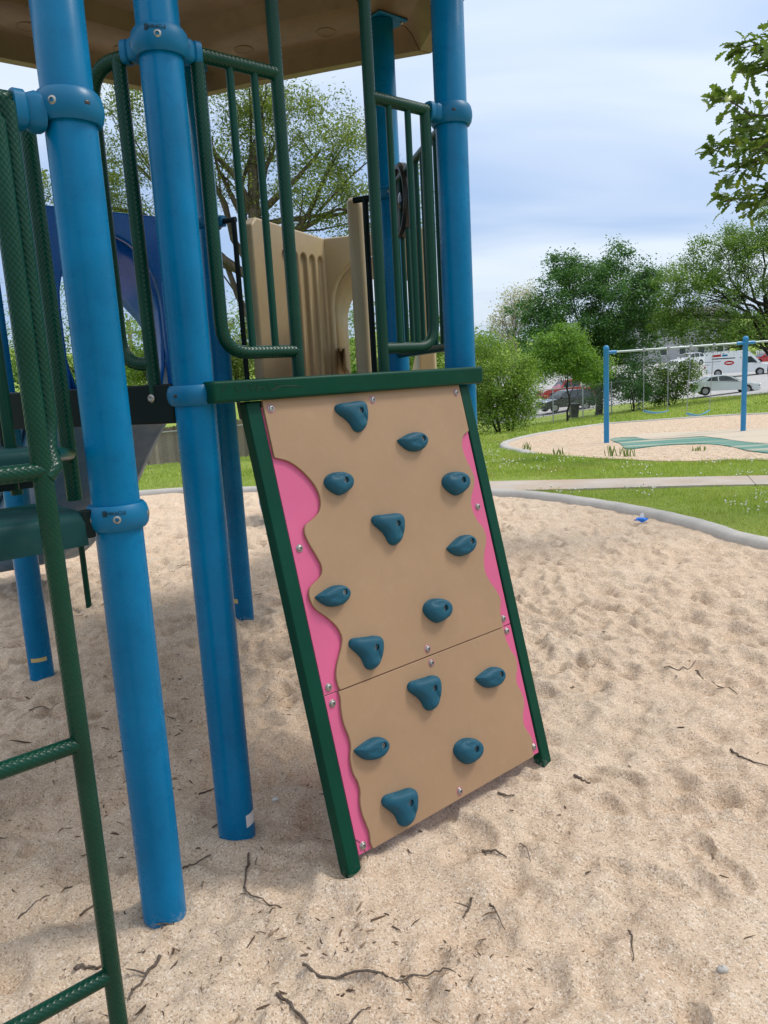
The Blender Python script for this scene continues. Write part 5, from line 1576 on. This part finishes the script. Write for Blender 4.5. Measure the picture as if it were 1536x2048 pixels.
for (px, py) in ((1470, 95), (1500, 140), (1440, 195), (1480, 250), (1425, 300), (1460, 345), (1500, 300), (1450, 400), (1490, 410), (1530, 220), (1525, 120), (1530, 380), (1550, 60), (1570, 300), (1600, 180)):
    tips.append(at(px, py, DO + go.uniform(-.5, .5)))
mains = [limb(tk, trunk_pts[5], at(1640, 260, DO), .07, .03, go, .06, 6, 7), limb(tk, trunk_pts[4], at(1660, 390, DO), .06, .025, go, .06, 6, 7), limb(tk, trunk_pts[6], at(1640, 100, DO), .06, .025, go, .06, 6, 7)]
extra = [Vector((ob.x + go.uniform(-.3, 2.2), ob.y + go.uniform(-.5, 2.4), ob.z + go.uniform(4.2, 6.4))) for _ in range(16)]
twl = []
for tp in tips:
    m_ = min(mains, key=lambda m: (m[-1] - tp).length)
    twl.append(limb(tk, m_[-1] if (m_[-1] - tp).length < 1.4 else m_[4], tp, .014, .004, go, .08, 8, 5))
for e in extra:
    s_ = trunk_pts[go.randrange(4, len(trunk_pts))]
    limb(tk, s_, e, .03, .006, go, .1, 5, 5)
obj('trunk', tk, m_bark, oak, smooth=60)
cnt = 0
for tw in twl:
    for i, p in enumerate(tw[2:]):
        for q in range(4 if i < 5 else 7):
            if cnt >= 299: break
            o = bpy.data.objects.new('leaf', oleaf); col.objects.link(o); o.parent = oak
            o.matrix_parent_inverse = Matrix.Translation(oak.location).inverted()
            dirv = (tw[min(i + 3, len(tw) - 1)] - tw[i + 1]).normalized() + Vector((go.uniform(-1, 1), go.uniform(-1, 1), go.uniform(-.9, .7))) * .9
            dirv.normalize()
            nv = Vector((go.uniform(-.7, .7), go.uniform(-.7, .7), 1)); nv = (nv - dirv * nv.dot(dirv)).normalized()
            xv = dirv.cross(nv); s = go.uniform(.75, 1.15)
            pp = p + Vector((go.uniform(-1, 1), go.uniform(-1, 1), go.uniform(-1, 1))) * .035
            o.matrix_basis = Matrix(((xv.x * s, dirv.x * s, nv.x * s, pp.x), (xv.y * s, dirv.y * s, nv.y * s, pp.y), (xv.z * s, dirv.z * s, nv.z * s, pp.z), (0, 0, 0, 1)))
            cnt += 1
lv = np.array([tuple(v.co) for v in oleaf.vertices]); lf = np.array([tuple(p.vertices) for p in oleaf.polygons])
VV = []; FF = []
for k in range(1000):
    tw = twl[k % len(twl)]; p = tw[go.randrange(1, len(tw))] + Vector((go.gauss(.05, .06), go.gauss(.05, .08), go.gauss(0, .06)))
    dirv = Vector((go.uniform(-1, .6), go.uniform(-1, 1), go.uniform(-.9, .5))).normalized()
    nv = Vector((go.uniform(-.7, .7), go.uniform(-.7, .7), 1)); nv = (nv - dirv * nv.dot(dirv)).normalized(); xv = dirv.cross(nv); s = go.uniform(.6, .95)
    A3 = np.array([tuple(xv), tuple(dirv), tuple(nv)]) * s
    FF.append(lf + len(VV) * len(lv)); VV.append(lv @ A3 + np.array(tuple(p)))
obj('foliage', fast_mesh('foliage', np.concatenate(VV), np.concatenate(FF)), m_oaknear, oak, props={'kind': 'stuff'})
ex = np.array([tuple(e) for e in extra])
obj('foliage', leaf_cloud('foliage', ex, np.full(len(ex), .55), 36, .15, 77, .8, .6), m_oaknear, oak, props={'kind': 'stuff'})

# ----------------------------------------------------------------------------
# fences, bin, poles, building
# ----------------------------------------------------------------------------
def chainlink(label, pts, h, nposts, parent_cat='fence', wire=.07):
    p0 = Vector(pts[0])
    t = thing('chain_link_fence', label, 'fence', tuple(p0))
    P = [Vector(p) for p in pts]
    segL = [(b - a).length for a, b in zip(P[:-1], P[1:])]; tot = sum(segL)
    def at_s(s):
        for a, b, l in zip(P[:-1], P[1:], segL):
            if s <= l or b is P[-1]:
                q = a.lerp(b, min(1, s / l)); return Vector((q.x, q.y, gz(q.x, q.y)))
            s -= l
    for k in range(nposts):
        q = at_s(tot * k / (nposts - 1))
        obj('post', MB().lathe([(.035, -.3), (.035, h + .03), (.02, h + .06), (0, h + .065)], q, n=12), m_galv, t)
    ss = [tot * k / 24 for k in range(25)]
    obj('top_rail', MB().tube([at_s(s) + Vector((0, 0, h)) for s in ss], .022, 8), m_galv, t)
    mb = MB(); s = -h
    def wirept(s, z):
        q = at_s(min(max(s, 0), tot)); return q + Vector((0, 0, z))
    while s < tot:
        for sg in (1, -1):
            a0, a1 = (s, s + h) if sg > 0 else (s + h, s)
            z0, z1 = .04, h
            lo, hi = max(min(a0, a1), 0), min(max(a0, a1), tot)
            if hi - lo < .05: continue
            f0 = (lo - a0) / (a1 - a0); f1 = (hi - a0) / (a1 - a0)
            mb.tube([wirept(lo, z0 + (z1 - z0) * f0), wirept(hi, z0 + (z1 - z0) * f1)], .0024, 3, False)
        s += wire
    obj('wire_mesh', mb, m_galv, t, props={'kind': 'stuff'})
    return t
chainlink('galvanised chain-link fence in front of the dark SUV', [stand(1030, 44), stand(1085, 44.5), stand(1190, 47), stand(1330, 50.5)], 1.95, 6, wire=.12)
chainlink('low chain-link fence across the lawn behind the left posts', [stand(180, 29), stand(420, 29), stand(640, 30)], 1.25, 6, wire=.11)
# weathered board fence behind the left chain-link
fa, fb = stand(230, 33), stand(600, 34)
wf = thing('board_fence', 'weathered grey board fence behind the low chain-link', 'fence', tuple(fa))
nb = 58; dvf = (fb - fa).normalized()
bd = MB().prism([(-.068, 0), (.068, 0), (.068, 1.78), (.03, 1.84), (-.03, 1.84), (-.068, 1.78)], (0, 0, 0), dvf, (0, 0, 1), Vector((dvf.y, -dvf.x, 0)), -.011, .011).mesh('board'); bd.materials.append(m_board)
for k in range(nb):
    q = fa.lerp(fb, k / (nb - 1)); o = bpy.data.objects.new('board', bd); col.objects.link(o); o.parent = wf
    o.matrix_parent_inverse = Matrix.Translation(wf.location).inverted()
    o.location = (q.x, q.y, gz(q.x, q.y) + rng.uniform(-.02, .02) - .05)
for z in (.4, 1.4):
    obj('fence_rail', MB().tube([Vector((fa.x, fa.y + .05, gz(fa.x, fa.y) + z)), Vector((fb.x, fb.y + .05, gz(fb.x, fb.y) + z))], .04, 4), m_wood, wf)
# dark wheeled bin by the fence
bp = stand(1147, 54)
bn = thing('wheelie_bin', 'dark wheeled bin standing by the fence beside the SUV', 'bin', tuple(bp))
rows = []
for z, a, b_ in ((.06, .24, .27), (.9, .30, .35), (.92, .33, .38), (.98, .33, .38)):
    rows.append([bp + Vector((x * a, y * b_, z)) for x, y in ((-1, -1), (1, -1), (1, 1), (-1, 1))])
mb = MB().grid(rows, True); mb.f.append([12, 13, 14, 15]); mb.uv.append(None)
obj('bin_body', mb, m_black, bn, smooth=0, bevel=.02)
obj('lid', MB().box(bp + Vector((0, 0, 1.02)), (.72, .82, .05)), m_black, bn, bevel=.02)
for s in (-1, 1): obj('wheel', MB().lathe([(.11, -.03), (.11, .03), (0, .03)], bp + Vector((s * .27, .28, .11)), (1, 0, 0), 16), m_tyre, bn)
# white marker post
mp = stand(1199, 58)
mk = thing('marker_post', 'short white post beyond the fence near the dark tree', 'post', tuple(mp))
obj('post', MB().box(mp + Vector((0, 0, .8)), (.22, .10, 1.7)), m_white, mk, bevel=.03)
obj('cap', MB().box(mp + Vector((0, 0, 1.68)), (.27, .15, .06)), m_white, mk, bevel=.015)
# utility poles far left
for px, d, lab in ((268, 44, 'pale wooden utility pole seen through the slide opening'), (287, 47, 'second thinner wooden pole right beside the pale one')):
    q = stand(px, d); up_ = thing('utility_pole', lab, 'pole', tuple(q))
    obj('pole', MB().tube([q + Vector((0, 0, -.5)), q + Vector((0, 0, 4.5)), q + Vector((0, 0, 8.2 if px < 280 else 5.5))], [.15, .13, .11], 12), m_wood, up_)
    obj('crossarm', MB().box(q + Vector((0, 0, 7.5 if px < 280 else 5.1)), (1.8, .10, .12)), m_wood, up_)
# grey house behind the lot trees
hp = stand(1345, 128)
ho = thing('house', 'grey two-storey house half hidden behind the trees above the lot', 'house', tuple(hp))
m_siding = paint('grey_siding', (.34, .34, .35), .7, .08)
m_shingle = paint('roof_shingle', (.11, .10, .10), .8, .2)
hw = obj('wall', MB().box(hp + Vector((0, 0, 2.6)), (15, 8, 6.4)), m_siding, ho)
obj('roof', MB().prism([(-4.6, 0), (4.6, 0), (0, 2.6)], hp + Vector((0, 0, 5.8)), (0, 1, 0), (0, 0, 1), (1, 0, 0), -8, 8), m_shingle, ho)
for k in range(5):
    for z in (1.6, 4.3):
        wv = obj('window', MB().box(hp + Vector((-6 + k * 3, -4.01, z)), (1.2, .10, 1.4)), m_white, ho)
        obj('pane', MB().box(hp + Vector((-6 + k * 3, -4.05, z)), (1.02, .08, 1.2)), m_glass, wv)
# white picket rail past the van
pk = stand(1512, 104)
pkf = thing('picket_fence', 'white picket rail beside the red car at the right edge', 'fence', tuple(pk))
pkm = MB().box((0, 0, .55), (.09, .03, 1.1)).mesh('picket'); pkm.materials.append(m_white)
for k in range(26):
    o = bpy.data.objects.new('picket', pkm); col.objects.link(o); o.parent = pkf; o.location = (k * .24, 0, .5)
obj('fence_rail', MB().box(pk + Vector((3, .04, 1.35)), (6.2, .05, .09)), m_white, pkf)
obj('fence_rail', MB().box(pk + Vector((3, .04, .75)), (6.2, .05, .09)), m_white, pkf)

# ----------------------------------------------------------------------------
# ground litter: twigs, chips, wrapper, pebble
# ----------------------------------------------------------------------------
def twig(pts_px, r, label, fork=None):
    r = r * .72
    W_ = [on_ground(x, y, 0.0) for x, y in pts_px]
    W_ = [Vector((p.x, p.y, sand_at(p.x, p.y) + r * .8)) for p in [Vector(q) for q in catmull([tuple(p) for p in W_], 5)]]
    g = random.Random(int(pts_px[0][0]))
    W_ = [p + Vector((g.uniform(-1, 1), g.uniform(-1, 1), g.uniform(0, .6))) * r * .7 for p in W_]
    n = len(W_)
    mb = MB().tube(W_, [r * (1 - .55 * i / (n - 1)) * g.uniform(.8, 1.2) for i in range(n)], 7)
    if fork:
        i = int(n * fork); d = (W_[min(i + 1, n - 1)] - W_[i]); d = Vector((d.y, -d.x, .2 * r)).normalized() if d.length else Vector((1, 0, 0))
        mb.tube([W_[i], W_[i] + d * r * 7 + Vector((0, 0, r)), W_[i] + d * r * 13 + Vector((0, 0, r * .8))], [r * .7, r * .5, r * .3], 6)
    return tag(obj('twig', mb, m_twig, smooth=60), label, 'twig', 'twigs lying on the sand')
twig(((608, 1941), (650, 1952), (700, 1948), (760, 1956), (790, 1962), (830, 1950), (870, 1946), (912, 1958)), .0055, 'long thin crooked twig lying across the sand at the bottom centre', .62)
twig(((498, 1714), (492, 1750), (494, 1792), (525, 1806), (562, 1815)), .0055, 'bent grey twig on the sand left of the wall foot')
twig(((320, 1912), (300, 1950), (270, 1990), (262, 2015)), .0065, 'straight brown stick just right of the ladder foot', .4)
twig(((553, 1983), (580, 2008), (628, 2055)), .0075, 'thick stick leaving the bottom edge below the crooked twig')
twig(((1328, 1345), (1360, 1343), (1392, 1325)), .0050, 'thin curved twig on the open sand, left of a forked one')
twig(((1392, 1338), (1410, 1358), (1440, 1372), (1482, 1392)), .0055, 'long forked twig on the open sand to the right', .7)
twig(((1461, 1498), (1478, 1518), (1500, 1530), (1545, 1536)), .0065, 'dark twig at the right edge of the sand')
twig(((1147, 1553), (1165, 1558), (1182, 1569)), .0085, 'short thick brown stick right of the wall foot')
twig(((996, 1598), (1012, 1601), (1028, 1600)), .0065, 'short stub of stick below the wall bottom edge')
twig(((965, 1700), (988, 1701), (1013, 1711)), .0065, 'stubby knotted stick on the sand below the wall', .25)
twig(((942, 1793), (936, 1812), (925, 1832)), .0050, 'small forked twig standing out below the knotted stick', .4)
twig(((980, 1806), (994, 1828), (1009, 1852)), .0040, 'thin straight twig right of the small forked one')
twig(((1258, 1870), (1264, 1895), (1267, 1932)), .0042, 'thin upright-lying twig at the bottom right')
twig(((150, 1956), (180, 1944), (222, 1940)), .0085, 'thick dark stick beside the lowest ladder rung')
twig(((158, 1822), (178, 1805), (200, 1792)), .0055, 'short dark twig left of the ladder above the lowest rung')
twig(((35, 1836), (65, 1815), (102, 1790)), .0035, 'thin wispy twig at the left edge of the sand')
twig(((398, 1592), (416, 1584), (432, 1572)), .0050, 'dark twig against the foot of the middle blue post')
twig(((366, 1736), (392, 1722), (424, 1716)), .0045, 'small twig between the two front blue posts')
twig(((700, 2052), (722, 2025), (742, 2004)), .0040, 'thin twig leaving the bottom edge right of the thick stick')
twig(((425, 1662), (445, 1656), (470, 1677)), .0040, 'tiny twig lying in front of the middle blue post')
twig(((60, 1432), (95, 1421), (125, 1412)), .0040, 'pale twig on the shaded sand behind the ladder')
twig(((1040, 1690), (1050, 1700), (1062, 1722)), .0035, 'tiny dark twig right of the knotted stick')

# uncountable chips and crumbs of bark
g = np.random.default_rng(99)
N = 10500
cx = np.where(g.random(N) < .45, g.uniform(-2.2, .2, N), g.uniform(-3.5, 4.2, N))
cyy = 1.15 + g.random(N) ** 1.7 * 8.0
keep = pit_out(cx, cyy) < -.15
dens = gnoise(cx * 1.4, cyy * 1.4, 33)
keep &= ((dens + .45 * gnoise(cx * 4.3, cyy * 4.3, 34) > .22) & ((cx < .3) | (g.random(N) < .45))) | (g.random(N) < .12)
cx, cyy = cx[keep], cyy[keep]; N = len(cx)
ix = np.clip(np.searchsorted(xs, cx), 0, len(xs) - 1); iy = np.clip(np.searchsorted(ys, cyy), 0, len(ys) - 1)
cz = Hs[iy, ix] + .002
L_ = g.gamma(1.6, .0038, N) + .0025; Wd = np.minimum(L_ * g.uniform(.12, .7, N), .007) * .5; L_ = L_ * (1 + (g.random(N) < .06) * 1.3)
an = g.uniform(0, 2 * math.pi, N); tz = g.uniform(-.25, .25, N)
dx = np.stack([np.cos(an), np.sin(an), tz], -1); dy = np.stack([-np.sin(an), np.cos(an), g.uniform(-.3, .3, N)], -1)
P0 = np.stack([cx, cyy, cz], -1)
hh = (Wd * .8 + .0012)[:, None] * np.array([[0, 0, 1.]])
bend = g.uniform(-.25, .25, N)[:, None] * dy * L_[:, None]
V = np.stack([P0 - dx * L_[:, None] - dy * Wd[:, None], P0 - dx * L_[:, None] * .8 + dy * Wd[:, None], P0 + bend + dy * Wd[:, None] * .8, P0 + dx * L_[:, None] + dy * Wd[:, None] * .4, P0 + dx * L_[:, None] * .9 - dy * Wd[:, None] * .4, P0 + bend - dy * Wd[:, None], P0 - dx * L_[:, None] * .5 + hh, P0 + dx * L_[:, None] * .5 + hh + bend * .5], 1).reshape(-1, 3)
tri = np.array([[0, 6, 1], [1, 6, 2], [2, 6, 7], [2, 7, 3], [3, 7, 4], [4, 7, 5], [5, 7, 6], [5, 6, 0]])
F = (np.arange(N)[:, None, None] * 8 + tri[None]).reshape(-1, 3)
co = obj('bark_chips', fast_mesh('bark_chips', V, F), m_chip)
co['kind'] = 'stuff'; tag(co, 'bark chips and crumbs scattered over the sand', 'bark chips')

# crumpled blue wrapper by the kerb
wpos = on_ground(1283, 1043, .02)
wr_ = thing('wrapper', 'crumpled bright blue wrapper on the sand by the kerb', 'litter', tuple(wpos))
gw = random.Random(8); rows = []
for i in range(7):
    row = []
    for k in range(9):
        a = 2 * math.pi * k / 9; f = math.sin(math.pi * (i + .15) / 6.3)
        row.append(wpos + Vector((.065 * (i - 3) / 3, .032 * f * math.cos(a), .02 + .024 * f * math.sin(a))) + Vector((gw.uniform(-1, 1), gw.uniform(-1, 1), gw.uniform(-1, 1))) * .009)
    rows.append(row)
obj('foil', MB().grid(rows, True), m_wrapper, wr_, smooth=0)
obj('torn_flap', MB().add([wpos + Vector(p) for p in ((-.02, 0, .04), (.03, .01, .04), (.025, .02, .085), (-.005, .012, .075))], [(0, 1, 2, 3)]), m_sticker, wr_)
pp = on_ground(551, 1602, 0.0)
rows = []
for i in range(7):
    ph = math.pi * i / 6
    rows.append([Vector((pp.x, pp.y, sand_at(pp.x, pp.y) + .004)) + Vector((.013 * math.sin(ph) * math.cos(2 * math.pi * k / 10), .010 * math.sin(ph) * math.sin(2 * math.pi * k / 10), .008 * math.cos(ph) * (1 + .2 * math.sin(k)))) for k in range(10)])
tag(obj('pebble', MB().grid(rows, True), m_sticker, smooth=60), 'small white pebble on the sand behind the middle blue post', 'pebble')
pp = on_ground(1225 + 220, 1945, 0.0)
rows = []
for i in range(7):
    ph = math.pi * i / 6
    rows.append([Vector((pp.x, pp.y, sand_at(pp.x, pp.y) + .004)) + Vector((.016 * math.sin(ph) * math.cos(2 * math.pi * k / 10), .012 * math.sin(ph) * math.sin(2 * math.pi * k / 10), .010 * math.cos(ph) * (1 + .2 * math.sin(k)))) for k in range(10)])
tag(obj('pebble', MB().grid(rows, True), m_curb, smooth=60), 'smooth grey pebble on the sand at the bottom right', 'pebble')

# ----------------------------------------------------------------------------
# grass
# ----------------------------------------------------------------------------
def in_loop(x, y, loop):
    L = np.array(loop); inside = np.zeros(len(x), bool); n = len(L)
    for i in range(n):
        x0, y0 = L[i]; x1, y1 = L[(i + 1) % n]
        c = ((y0 > y) != (y1 > y)) & (x < (x1 - x0) * (y - y0) / (y1 - y0 + 1e-12) + x0)
        inside ^= c
    return inside
walk_loop = list(WALK_U) + list(reversed(WALK_L))
def grass(n, ymin, ymax, xl, xr, hgt, wid, seed, power=1.0):
    g = np.random.default_rng(seed)
    y = ymin + (ymax - ymin) * g.random(n) ** power
    x = y * (xl + (xr - xl) * g.random(n))
    ok = (pit_out(x, y) > .07) & ~in_loop(x, y, swing_loop) & ~in_loop(x, y, lot)
    w = in_loop(x, y, walk_loop); ok &= ~w
    x, y = x[ok], y[ok]; n = len(x)
    z = ground_np(x, y)
    tall = 1 + .8 * gnoise(x * .8, y * .8, 41) + .5 * gnoise(x * 3, y * 3, 42)
    h = hgt * np.clip(tall, .35, 2.2) * g.uniform(.5, 1.3, n); wv = wid * g.uniform(.6, 1.3, n)
    a = g.uniform(0, 2 * math.pi, n); ln = g.uniform(.15, .9, n) * h; la = g.uniform(0, 2 * math.pi, n)
    d = np.stack([np.cos(a), np.sin(a), np.zeros(n)], -1) * wv[:, None] * .5
    B = np.stack([x, y, z - .004], -1); tip = B + np.stack([np.cos(la) * ln, np.sin(la) * ln, h], -1)
    mid = B * .55 + tip * .45 + np.array([0, 0, 1.]) * (h * .10)[:, None]
    V = np.stack([B - d, B + d, mid + d * .7, mid - d * .7, tip], 1).reshape(-1, 3)
    k = np.arange(n)[:, None] * 5
    F = np.concatenate([k + np.array([[0, 1, 2]]), k + np.array([[0, 2, 3]]), k + np.array([[3, 2, 4]])], 0)
    return V, F
parts = [grass(110000, 5.5, 13, -.1, .62, .040, .006, 1), grass(26000, 9.5, 16, -.55, -.05, .050, .008, 2), grass(90000, 11, 24, .02, .62, .055, .012, 3), grass(40000, 22, 56, .0, .62, .08, .03, 4), grass(20000, 14, 34, -.5, .05, .06, .018, 5)]
V = []; F = []; o = 0
for v, f in parts: V.append(v); F.append(f + o); o += len(v)
gr = obj('grass', fast_mesh('grass', np.concatenate(V), np.concatenate(F)), m_blade); gr['kind'] = 'stuff'
tag(gr, 'short green grass blades covering the lawn', 'grass')
# clover heads
g = np.random.default_rng(61)
n = 5200
y = 6 + 16 * g.random(n) ** 1.3; x = y * (.02 + .6 * g.random(n))
ok = (pit_out(x, y) > .25) & ~in_loop(x, y, swing_loop) & ~in_loop(x, y, walk_loop) & (gnoise(x * .9, y * .9, 51) + .5 * gnoise(x * 3.1, y * 3.1, 52) > .16)
x, y = x[ok], y[ok]; n = len(x); z = ground_np(x, y) + g.uniform(.03, .07, n); r = g.uniform(.007, .012, n) * (1 + .03 * y)
oc = np.array([[1, 0, 0], [0, 1, 0], [-1, 0, 0], [0, -1, 0], [0, 0, 1], [0, 0, -1.]])
V = (np.stack([x, y, z], -1)[:, None] + oc[None] * r[:, None, None]).reshape(-1, 3)
tri = np.array([[0, 1, 4], [1, 2, 4], [2, 3, 4], [3, 0, 4], [1, 0, 5], [2, 1, 5], [3, 2, 5], [0, 3, 5]])
F = (np.arange(n)[:, None, None] * 6 + tri[None]).reshape(-1, 3)
cl = obj('clover_flowers', fast_mesh('clover_flowers', V, F), m_clover); cl['kind'] = 'stuff'
tag(cl, 'white clover heads dotted over the lawn', 'flowers')
# weeds round the swing pit
g2_ = random.Random(3)
for px, py, hgt, lab in ((1050, 905, .22, 'low green weed at the kerb tip of the far sand pit'), (1225, 915, .26, 'tall thin weed below the left swing post'), (1255, 916, .18, 'small weed just right of the tall thin one'), (1395, 905, .12, 'patch of weeds on the sand beside the rubber mat'), (1120, 912, .15, 'grass tuft on the near edge of the far sand pit')):
    p = on_ground(px, py); mb = MB()
    for k in range(16):
        a = g2_.uniform(0, 6.28); rr = g2_.uniform(0, .14); b = p + Vector((math.cos(a) * rr, math.sin(a) * rr * .7, .02)); hh_ = hgt * g2_.uniform(.4, 1)
        t_ = b + Vector((g2_.uniform(-.4, .4) * hh_, g2_.uniform(-.4, .4) * hh_, hh_)); m2 = b.lerp(t_, .5) + Vector((0, 0, hh_ * .1)); sx = Vector((.006, 0, 0))
        mb.add([b - sx, b + sx, m2 + sx * 1.3, m2 - sx * 1.3, t_], [(0, 1, 2, 3), (3, 2, 4)])
    tag(obj('weed', mb, m_weed, props={}), lab, 'weed')
